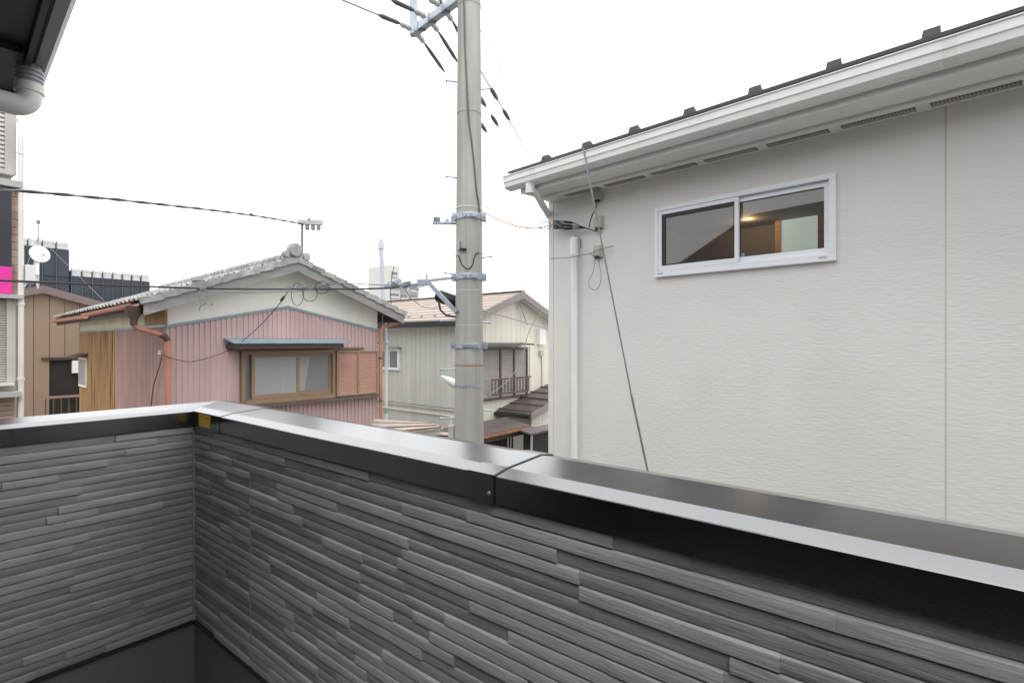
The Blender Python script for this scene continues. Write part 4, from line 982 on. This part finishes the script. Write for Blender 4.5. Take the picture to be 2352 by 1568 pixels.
# strain insulators on the far and near side of the arm and their conductors
inv = up.matrix_world
Rz = Matrix.Rotation(-TH, 4, 'Z'); PL = lambda v: Vector((pp.x, pp.y, 0))+Rz @ Vector(v)
far_dir = Vector((.262, .965, 0)); near_dir = Vector((-.53, -.82, -.15))
hv_group = 'overhead conductors leaving the crossarm'
def catenary(p, q, sag, n=24):
    return [p.lerp(q, i/n)-UP*sag*4*(i/n)*(1-i/n) for i in range(n+1)]
WH = ['the outer end of the lower crossarm', 'the middle of the lower crossarm', 'the lower crossarm close to the pole', 'the outer end of the upper crossarm', 'the upper crossarm close to the pole']
offs = [(0.96, 0.0), (0.62, .02), (0.30, 0.03), (.8, .68), (.35, .68)]
for i, (f_, dz) in enumerate(offs):
    base = a_end.lerp(b_end, f_)+UP*dz
    for (dv, nm) in ((far_dir, 'far'), (near_dir, 'near')):
        p = base+dv*.07; ins = MB()
        ddn = dv.normalized()
        pts = [p+ddn*t_ for t_ in (0, .03, .035, .07, .075, .11, .115, .15, .2)]
        ins.tube([q_-UP*.0 for q_ in pts], [.012, .012, .036, .036, .018, .018, .034, .034, .012], 10)
        ins.build('strain_insulator', M['ceramic'], ca, True)
        st_ = PL(p+ddn*.2)
        if nm == 'far':
            en = PL(p+ddn*45-UP*.4)
            lab = 'power line leaving '+WH[i]+' and running away behind the pole'
        else:
            en = PL(p+Vector((-1.3-.05*i, -2.0, -.36+.05*i))*2.3)
            lab = 'power line slanting in over the street to '+WH[i]
        cb = catenary(st_, en, .55 if nm == 'far' else .10, 40)
        cm = MB(); cm.tube(cb, .005 if nm == 'far' else .008, 6)
        co = cm.build('power_line', M['hv'], None, True); tag(co, lab, 'power line', hv_group+(' far side' if nm == 'far' else ' near side'))
        # protective sleeves (thicker)
        sm = MB(); sm.tube([st_.lerp(cb[1], .0), st_.lerp(cb[1], .16), cb[1].lerp(st_, .55), cb[1].lerp(st_, .4)] if nm == 'far' else [st_, st_.lerp(cb[3], .10), st_.lerp(cb[3], .7), st_.lerp(cb[3], .85)], [.012, .024, .026, .011], 10)
        sm.build('line_sleeve', M['hv'], co, True)
        if nm == 'far' and i < 3:
            for tt_ in (1.75, 2.45):
                k_ = tt_/1.14; i0 = int(k_); c0_ = cb[i0].lerp(cb[i0+1], k_-i0); dd_ = (cb[i0+1]-cb[i0]).normalized()
                MB().tube([c0_-dd_*.22, c0_-dd_*.10, c0_+dd_*.10, c0_+dd_*.22], [.009, .034, .034, .009], 10).build('line_sleeve', M['hv'], co, True)
# street lamp head peeking out behind the pole
lmp = at_depth(1028, 868, 7.6)
sl_ = thing('street_lamp', 'white leaf-shaped street lamp head poking out behind the pole', 'street lamp', loc=(lmp.x, lmp.y, lmp.z))
tip = at_depth(1013, 863, 7.6)-lmp; rootp = at_depth(1075, 900, 7.6)-lmp
ax = (rootp-tip); 
lm = MB(); n = 9; prof_pts = []; rads = []
for k in range(n):
    t_ = k/(n-1); prof_pts.append(tip+ax*.62*t_); rads.append(.006+.058*math.sin(math.pi*min(1, t_*.62+.02)))
lm.tube(prof_pts, rads, 14); lm.build('lamp_head', M['dish'], sl_, True)
MB().tube([tip+ax*.6, tip+ax*1.02], .028, 10).build('lamp_arm', M['galv'], sl_, True)
MB().tube([rootp+UP*.1, Vector((rootp.x, rootp.y, -lmp.z))], .05, 10).build('lamp_post', M['galv'], sl_, True)

# ------------------------------------------------------------------ cables of the street
def cable(pts, r, m, label, cat='cable', name='overhead_cable', n=6, sm=6):
    P = [Vector(p) for p in pts]; D = []
    for i in range(len(P)-1):
        p0, p1, p2, p3 = P[max(i-1, 0)], P[i], P[i+1], P[min(i+2, len(P)-1)]
        for k in range(sm):
            t = k/sm; D.append(.5*((2*p1)+(p2-p0)*t+(2*p0-5*p1+4*p2-p3)*t*t+(3*p1-p0-3*p2+p3)*t*t*t))
    D.append(P[-1])
    o = MB().tube(D, r, n).build(name, m, None, True)
    if label: tag(o, label, cat)
    return o, D
def strand(D, off, pitch, r, ph):
    """one strand twisted around the path D"""
    out_ = []; acc = 0
    for i, p in enumerate(D):
        d = (D[min(i+1, len(D)-1)]-D[max(i-1, 0)]).normalized(); u = d.cross(UP).normalized(); v = u.cross(d)
        if i: acc += (p-D[i-1]).length
        a = ph+2*math.pi*acc/pitch; out_.append(p+u*off*math.cos(a)+v*off*math.sin(a))
    return MB().tube(out_, r, 6)
# twisted service cable to the roof post
zlist = [(-420, 392, 3.9), (-150, 419, 4.4), (0, 434, 4.9), (300, 462, 6.2), (575, 494, 8.4), (703, 516, 10.2)]
ck, D = cable([at_depth(*q_) for q_ in zlist], .011, M['cable'], 'thick twisted black cable sagging to the post on the tiled roof', sm=24)
strand(D, .011, .62, .0075, 0).build('twisted_strand', M['cable_grey'], ck, True)
strand(D, .011, .62, .0075, math.pi).build('twisted_strand', M['cable'], ck, True)
k0 = at_depth(577, 493, 8.4); MB().tube([k0-UP*.02, k0+UP*.02], .02, 8).build('cable_tag', M['cable'], ck)
# low voltage cable in front of the pink gable
ck2, D2 = cable([at_depth(-420, 622, 4.1), at_depth(0, 644, 4.9), at_depth(460, 662, 6.2), at_depth(700, 664, 6.6), at_depth(880, 662, 6.3), at_depth(985, 652, 5.9)], .011, M['cable'], 'straight black street cable crossing before the pink house gable', sm=10)
for (x, y, z) in ((462, 664, 6.2), (668, 662, 6.5), (690, 660, 6.5), (712, 659, 6.5), (735, 656, 6.5), (757, 653, 6.5)):
    p = at_depth(x, y, z)
    MB().bar(p-RT*.05+UP*.0, p+RT*.05+UP*.015, .022, .028).build('cable_clip', M['cable_grey'], ck2)
rr = random.Random(11)
for k in range(7):
    p = at_depth(455+rr.uniform(-6, 30), 680+rr.uniform(-12, 22), 6.2)
    q_ = p+RT*rr.uniform(-.07, .07)+UP*rr.uniform(-.1, .1); MB().tube([p, p.lerp(q_, .5)+RT*.02, q_], .006, 6).build('frayed_wire', M['cable_grey'], ck2)
def loop(cx_, cy_, rx_, ry_, z, name='wire_coil'):
    pts = [at_depth(cx_+rx_*math.sin(2*math.pi*k/24), cy_-ry_*math.cos(2*math.pi*k/24), z) for k in range(25)]
    MB().tube(pts, .0045, 6).build(name, M['cable'], ck2, True)
loop(683, 676, 14, 26, 6.5); loop(712, 674, 17, 18, 6.5); loop(740, 660, 16, 14, 6.4)
cable([at_depth(985, 650, 5.9), at_depth(900, 655, 6.2), at_depth(770, 651, 6.4), at_depth(690, 668, 6.5), at_depth(520, 672, 6.3), at_depth(462, 668, 6.2)], .006, M['cable_grey'], 'slim grey messenger wire hung close above the black street cable')
# drop wire to the pink house
dz_ = [(662, 668, 6.5), (640, 700, 7.0), (600, 745, 7.7), (565, 778, 8.3), (500, 815, 8.4), (440, 830, 8.0), (400, 824, 7.7), (373, 814, 7.6)]
fpw = lambda px, py, y: FP.world(FP.at(px, py, y)[0], y, FP.at(px, py, y)[1])
dpt = [at_depth(*q_) for q_ in dz_[:3]]+[fpw(565, 776, -.40), fpw(540, 795, -.30), fpw(500, 815, -.12), fpw(440, 830, -.09), fpw(400, 824, -.09), at_depth(373, 814, 7.55)]
dw, _ = cable(dpt, .006, M['cable'], 'drop wire looping down past the window hood to the pink corner')
p = at_depth(652, 682, 6.8); q_ = at_depth(646, 690, 6.85); MB().tube([p, q_], .018, 8).build('wire_clamp', M['cable'], dw)
cable([at_depth(372, 818, 7.6), at_depth(365, 845, 7.75), at_depth(352, 890, 7.9), at_depth(345, 960, 8.05)], .007, M['cable'], 'dark cable hanging down the faded pink side wall')
# pole to white house drop line
def whp(px, py, y): x_, z_ = FWH.at(px, py, y); return FWH.world(x_, y, z_)
k1 = whp(1268, 516, -.22)
cable([at_depth(1107, 486, 5.72), at_depth(1150, 507, 5.6), at_depth(1195, 521, 5.45), at_depth(1235, 524, 5.3), k1], .006, M['salmon'], 'thin service wire sagging from pole band to the white house corner')
cl_ = thing('wire_anchor', 'blue wire anchor clamp with black leads on the white house corner', 'anchor clamp', loc=whp(1277, 516, -.10))
ow = cl_.location.copy()
MB().tube([Vector((0, 0, -.036)), Vector((0, 0, .036))], .032, 12).build('clamp_body', M['blue_plastic'], cl_, True)
MB().bar(nW*.0, nW*.115, .05, .05).build('clamp_bracket', M['cable_grey'], cl_)
for (dz0, py2) in ((.035, 512), (0, 519), (-.04, 525)):
    a = Vector((0, 0, dz0)); b = whp(1316, py2, -.10)-ow; c_ = whp(1345, 524, -.07)-ow; d_ = whp(1372, 532, -.05)-ow
    MB().tube([a, a.lerp(b, .5)+UP*.005, b, c_, d_], .0055, 6).build('lead_wire', M['cable'], cl_, True)
    MB().tube([a.lerp(b, .45), a.lerp(b, .55), a.lerp(b, .92), b], [.006, .012, .012, .006], 8).build('lead_sleeve', M['black'], cl_, True)
MB().tube([Vector((0, 0, .02))-nW*.046, whp(1288, 520, -.11)-ow], .006, 6).build('yellow_lead', M['yellow_tape'], cl_, True)
lp = [whp(1268+14*math.cos(a)-16, 518+9*math.sin(a), -.2)-ow for a in [2*math.pi*k/20 for k in range(21)]]
MB().tube(lp, .004, 6).build('wire_loop', M['cable'], cl_, True)
cable([whp(1371, 462, -.06), whp(1368, 480, -.06), whp(1358, 500, -.07), whp(1353, 522, -.07)], .0055, M['cable'], 'short black lead joining the topmost entry box on the white wall')
cable([whp(1262, 594, -.12), whp(1310, 591, -.11), whp(1355, 582, -.09), whp(1372, 575, -.07), whp(1385, 571, -.08), whp(1409, 565, -.01)], .0035, M['cable_grey'], 'thin grey line stretched to the lowest entry box on the white wall')
cable([whp(1355, 582, -.08), whp(1366, 594, -.07), whp(1362, 625, -.05), whp(1352, 645, -.05), whp(1357, 662, -.05), whp(1370, 665, -.05), whp(1379, 650, -.05), whp(1380, 625, -.05), whp(1376, 605, -.05), whp(1376, 592, -.05)], .003, M['cable_grey'], 'slack loop of thin wire hanging under the lowest entry box')
gy = thing('guy_wire', 'straight grey stay wire slanting down across the white wall from its roof', 'wire', loc=whp(1340, 349, -OV-.11))
g0 = gy.location.copy(); g1 = whp(1450, 905, -.20)-g0; g2 = whp(1497, 1125, -.09)-g0; g3 = g1+(g2-g1)*4.2
MB().tube([Vector((0, 0, .03)), g1], .007, 8).build('upper_wire', M['wire_steel'], gy, True)
MB().tube([g1, g1.lerp(g3, 1)], .0095, 8).build('lower_wire', M['cable_grey'], gy, True)
# pole to cream house lines
def chp(px, py, y): x_, z_ = FC.at(px, py, y); return FC.world(x_, y, z_)
cable([at_depth(1106, 712, 5.9), at_depth(1180, 733, 8.5), chp(1262, 757, -.1)], .008, M['cable_grey'], 'straight line from pole to the cream house gable cabinet')
cable([chp(1246, 712, -.3), chp(1216, 760, -.5), chp(1196, 830, -.7), chp(1160, 880, -.9), chp(1112, 913, -1.0)], .010, M['cable_grey'], 'slanting grey wire passing before the brown shuttered window')
cable([at_depth(930, 662, 6.2), at_depth(950, 690, 8), at_depth(985, 708, 9.5), at_depth(1040, 700, 11)], .006, M['cable_grey'], 'loose thin wire drooping over the beige metal roof')
cable([at_depth(905, 610, 11.2), at_depth(897, 660, 11.2), at_depth(898, 720, 11.2), at_depth(880, 765, 11)], .008, M['cable'], 'thin antenna wire hanging beside the white vent pipe')

# ------------------------------------------------------------------ brown house on the left
FB = Frame(1.2, 18.6, 0)
bh = thing('house', 'tan metal panel house with mauve gable edge behind the pink house', 'house', FB)
bxa, bza = FB.at(100, 660, -.2); _, _ = 0, 0
bxr, bzr = FB.at(222, 694, -.2)
bpit = (bza-bzr)/(bxr-bxa); bhw = 2.4
bxl, bxr2 = bxa-bhw, bxa+bhw
bz = lambda x: bza-bpit*abs(x-bxa)
MB().prism([(bxl, 0), (bxr2, 0), (bxr2, bz(bxr2)-.06), (bxa, bza-.06), (bxl, bz(bxl)-.06)], .05, 6, 'y').build('wall', M['shade_fill'], bh)
ox0, oz1 = FB.at(98, 826); ox1, _ = FB.at(190, 826)
npan = 15; pw = 2*bhw/npan
for k in range(npan):
    a, b = bxl+pw*k, bxl+pw*(k+1)-.012
    zlo = oz1 if (a >= ox0-.1 and b < ox1+.2) else 0
    MB().hexa([(a, 0, zlo), (b, 0, zlo), (b, 0, bz(b)-.08), (a, 0, bz(a)-.08)], [(a, .04, zlo), (b, .04, zlo), (b, .04, bz(b)-.08), (a, .04, bz(a)-.08)]).build('metal_panel', M['brown_panel'], bh)
for sg in (-1, 1):
    xe = bxa+sg*(bhw+.25)
    MB().hexa([(xe, -.22, bz(xe)-.15), (bxa, -.22, bza-.15), (bxa, -.22, bza+.05), (xe, -.22, bz(xe)+.05)], [(xe, -.18, bz(xe)-.15), (bxa, -.18, bza-.15), (bxa, -.18, bza+.05), (xe, -.18, bz(xe)+.05)]).build('barge_board', M['mauve'], bh)
    MB().hexa([(xe, -.18, bz(xe)), (bxa, -.18, bza), (bxa, 6.2, bza), (xe, 6.2, bz(xe))], [(xe, -.18, bz(xe)+.05), (bxa, -.18, bza+.05), (bxa, 6.2, bza+.05), (xe, 6.2, bz(xe)+.05)]).build('roof', M['mauve'], bh)
rz = FB.at(140, 911, -.3)[1]
rl_ = B(ox0-.05, ox1+.3, -.32, -.26, rz-.03, rz+.03).build('balcony_rail', M['brown_panel'], bh)
for k in range(8): B(ox0+.16*k, ox0+.16*k+.025, -.30, -.28, rz-.9, rz-.031).build('baluster', M['brown_alu'], rl_)
a0_ = FB.at(166, 828, -.05); a1_ = FB.at(184, 856, -.05)
B(a0_[0], a1_[0], -.06, .03, a1_[1], a0_[1]).build('white_panel', M['white_trim'], bh)
B(ox0-.03, ox1+.3, -.06, .01, oz1-.01, oz1+.06).build('opening_lintel', M['dark_wood'], bh)
# satellite dish on the roof
sdp = at_depth(92, 583, 13.6)
sdh = thing('satellite_dish', 'white satellite dish on a tripod mast above the tan house roof', 'satellite dish', loc=(sdp.x, sdp.y, sdp.z))
dm = MB(); aim = (RT*.80-FW*.50+UP*.28).normalized()
uu = aim.cross(UP).normalized(); vv = uu.cross(aim); vs = []; fs = []
n, m = 24, 5
for i in range(m+1):
    rr0 = .235*i/m
    for k in range(n):
        a = 2*math.pi*k/n; vs.append(uu*rr0*math.cos(a)*.92+vv*rr0*math.sin(a)+aim*(.55*rr0*rr0-.05))
for i in range(m):
    for k in range(n): fs.append((i*n+k, i*n+(k+1) % n, (i+1)*n+(k+1) % n, (i+1)*n+k))
dm.add(vs, fs); d_o = dm.build('dish', M['dish'], sdh, True)
md = d_o.modifiers.new('thick', 'SOLIDIFY'); md.thickness = .012
MB().tube([-vv*.22, aim*.24-vv*.10], .012, 8).build('feed_arm', M['dish'], sdh, True)
MB().tube([aim*.21-vv*.08, aim*.29-vv*.08], .045, 10).build('feed_horn', M['dish'], sdh, True)
base = at_depth(74, 655, 13.6)-sdp
MB().tube([-aim*.05, -aim*.10-RT*.08-UP*.1, Vector((-.12, -.05, base.z+.3)), Vector((-.12, -.05, base.z+.05))], .025, 8).build('mast', M['ledge'], sdh, True)
for dx_ in (-.28, .10): MB().bar(Vector((-.12, -.05, base.z+.42)), Vector((-.12, -.05, base.z-.10))+RT*dx_, .03, .03).build('tripod_leg', M['ledge'], sdh)
MB().bar(Vector((-.12, -.05, base.z+.25))+RT*.08, Vector((-.12, -.05, base.z+.55))+RT*.08, .10, .06).build('converter_box', M['white_trim'], sdh)
# antenna mast with stays
anp = at_depth(88, 560, 16.0); ant = thing('antenna_mast', 'thin antenna mast with stay wires rising behind the satellite dish', 'antenna', loc=(anp.x, anp.y, anp.z-1.9))
hgt = at_depth(88, 505, 16.0).z-anp.z+1.9
MB().tube([(0, 0, 0), (0, 0, hgt)], [.022, .022], 8).build('mast_tube', M['ledge'], ant, True)
MB().lathe([(.03, -.12), (.05, -.1), (.05, -.03), (.02, 0)], (0, 0, hgt), 10).build('mast_head', M['cable_grey'], ant, True)
MB().bar(UP*(hgt-.02)-RT*.5, UP*(hgt-.02)+RT*.45, .015, .015).build('antenna_element', M['ledge'], ant)
for px_, py_ in ((240, 692), (30, 690), (62, 700)):
    e_ = at_depth(px_, py_, 15.0)-ant.location; MB().tube([Vector((0, 0, hgt-.5)), e_], .006, 6).build('stay_wire', M['cable_grey'], ant)

# ------------------------------------------------------------------ tiled shop building at far left
FS = Frame(0, 8.5, 0)
sp_ = thing('shop_building', 'beige shop building with pink and navy fascia and white corner downpipe', 'building', FS)
xr = FS.at(43, 700)[0]
zz = lambda y: FS.at(20, y)[1]
xw = -4.5; D_ = 1.2
B(xw, xr-.02, .06, D_, 0, zz(425)).build('wall', M['lap'], sp_)
xu = FS.at(38, 330)[0]
B(xw, xu-.03, .10, D_, zz(425)+.03, zz(180)).build('upper_wall', M['lap'], sp_)
nlap = 14; zt0, zt1 = zz(395), zz(250)
me = MB().prism([(.02, 0), (.02, .012), (.05, (zt1-zt0)/nlap+.004), (.10, (zt1-zt0)/nlap+.004), (.10, 0)], xw, xu-.10, 'x').mesh('lap_board'); me.materials.append(M['lap'])
for k in range(nlap): link_copy('lap_board', me, sp_, Matrix.Translation((0, 0, zt0+(zt1-zt0)/nlap*k)))
B(xu-.0995, xu, .0, .10, zz(398), zz(180)).build('corner_board', M['ledge'], sp_)
B(xw, xu-.02, -.03, .10, zz(402), zz(394)).build('sill_band', M['ledge'], sp_)
B(xw, xr+.02, -.10, .10, zz(431), zz(416)).build('ledge_band', M['ledge'], sp_)
xn = FS.at(26, 520)[0]
B(xw, xn, -.02, .05, zz(613), zz(431)-.002).build('navy_panel', M['navy'], sp_)
B(xw, xn, -.035, .05, zz(675), zz(613)-.002).build('pink_panel', M['magenta'], sp_)
nbk = 14; hb = (zz(431)-zz(676))/nbk
bmesh_ = B(0, (xr-xn)*.48, 0, .04, .003, hb-.003).mesh('tile_brick'); bmesh_.materials.append(M['brick'])
for k in range(nbk):
    for j in range(2): link_copy('tile_brick', bmesh_, sp_, Matrix.Translation((xn+.004+(xr-xn)*.5*j, .012, zz(676)+hb*k-.004)))
B(xw, xr+.03, -.12, .06, zz(686), zz(677)).build('ledge_band', M['ledge'], sp_)
# shutter below
xs = FS.at(14, 780)[0]
ns_ = 34; hs_ = (zz(688)-zz(876))/ns_
me = MB().prism([(.02, 0), (.0, hs_*.5), (.02, hs_*.95), (.05, hs_*.95), (.05, 0)], xw, xs, 'x').mesh('shutter_slat'); me.materials.append(M['lap'])
for k in range(ns_): link_copy('shutter_slat', me, sp_, Matrix.Translation((0, 0, zz(876)+hs_*k)))
B(xs+.003, xr-.03, -.01, .055, zz(876), zz(688)).build('side_panel', M['lap'], sp_)
B(xw, xr-.05, -.10, .05, zz(884), zz(877)).build('sill_band', M['white_trim'], sp_)
B(xw, xr+.01, -.14, .05, zz(910), zz(898)).build('ledge_band', M['ledge'], sp_)
nbk = 7; hb = (zz(910)-zz(985))/nbk
bm2 = B(0, .225, 0, .04, .003, hb-.003).mesh('tile_brick'); bm2.materials.append(M['brick'])
for k in range(nbk):
    for j in range(5): link_copy('tile_brick', bm2, sp_, Matrix.Translation((xr-.03-.23*(j+1), .012, zz(985)+hb*k-.004)))
pxx = FS.at(48, 700, -.06)[0]
pdo = MB().tube([(pxx, -.06, .1), (pxx, -.06, zz(318)), (pxx+.01, -.05, zz(300)), (pxx+.0, .02, zz(268))], .028, 14).build('downpipe', M['pipe_white'], sp_, True)
for y in (352, 700, 873): MB().tube([(pxx, -.06, zz(y)), (pxx, -.06, zz(y)+.03)], .034, 14).build('pipe_bracket', M['white_trim'], pdo, True)

bz0, bz1 = zz(648), zz(606)
B(pxx+.035, pxx+.125, -.10, .02, bz0, bz1).build('junction_box', M['white_trim'], sp_, bevel=.004)
B(pxx+.0285, pxx+.036, -.08, -.04, bz0+.05, bz1-.05).build('box_bracket', M['ledge'], sp_)

# ------------------------------------------------------------------ building under scaffold netting
FN = Frame(0, 58, 0)
sb_ = thing('building', 'large dark building wrapped in scaffold netting far behind the tan house', 'building', FN)
tx0, tz1 = FN.at(30, 546); tx1, _ = FN.at(160, 550); lx1, lz1 = FN.at(345, 625); 
tz1 = .5*(tz1+FN.at(160, 556)[1]); lz1 = .5*(FN.at(165, 614)[1]+FN.at(345, 636)[1])
B(tx0+.2, tx1-.2, .2, 9, 0, tz1-.1).build('tower_wall', M['net'], sb_); B(tx1+.1, lx1-.2, .2, 9, 0, lz1-.1).build('wing_wall', M['net'], sb_)
def nets(x0, x1, ztop, nx):
    wv = (x1-x0)/nx; rows = 5; hv_ = 2.4
    for k in range(nx):
        for j in range(rows):
            z1_ = ztop-hv_*j; B(x0+wv*k+.03, x0+wv*(k+1)-.03, 0, .06, z1_-hv_+.05, z1_).build('net_panel', M['net'], sb_)
        B(x0+wv*k-.03, x0+wv*k+.03, -.1, -.04, ztop-12, ztop+.62).build('scaffold_pole', M['net_pole'], sb_)
        B(x0+wv*k+.05, x0+wv*(k+1)-.05, .1, .14, ztop+.02, ztop+.55).build('guard_net', M['net_white'], sb_)
nets(tx0, tx1, tz1-.6, 4); nets(tx1+.1, lx1, lz1-.6, 8)
for zt__, xA, xB in ((tz1, tx0, tx1), (lz1, tx1+.1, lx1)): B(xA, xB, -.08, -.02, zt__-.05, zt__+.02).build('guard_rail', M['ledge'], sb_)
# ------------------------------------------------------------------ apartment block in the distance
FA = Frame(0, 55, 0)
ab = thing('apartment_building', 'pale concrete apartment block far behind the white vent pipe', 'building', FA)
ux1, uz1 = FA.at(893, 608); ux2, _ = FA.at(918, 612)
udep = FA.side(846, 640, ux1)[0]
B(ux1, ux2, 0, udep, 0, uz1).build('main_block', M['apt'], ab)
vx0, vz1 = FA.at(918, 648); vx1, _ = FA.at(984, 655)
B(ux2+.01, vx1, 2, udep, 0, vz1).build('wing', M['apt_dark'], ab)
for (px_, py_, pw_, ph_, y_) in ((906, 628, 13, 9, .0), (906, 657, 20, 7, .0), (906, 677, 20, 8, .0), (928, 660, 14, 10, 2), (950, 662, 16, 10, 2), (928, 680, 14, 8, 2), (950, 680, 16, 8, 2)):
    a, b = FA.at(px_-pw_/2, py_-ph_/2, y_-.05), FA.at(px_+pw_/2, py_+ph_/2, y_-.05)
    wo = B(a[0], b[0], y_-.06, y_+.02, b[1], a[1]).build('window', M['apt_glass'], ab)
    B(a[0]-.05, b[0]+.05, y_-.2, y_-.07, b[1]-.25, b[1]-.02).build('sill', M['apt'], wo)
B(ux1-.02, ux2+.6, -.6, -.005, FA.at(900, 648)[1]-.4, FA.at(900, 648)[1]).build('canopy', M['trim_blue'], ab)
for px_ in (932, 968):
    a = FA.at(px_, 652, 3); B(a[0]-.6, a[0]+.6, 3, 4, vz1, vz1+.7).build('rooftop_unit', M['apt'], ab)
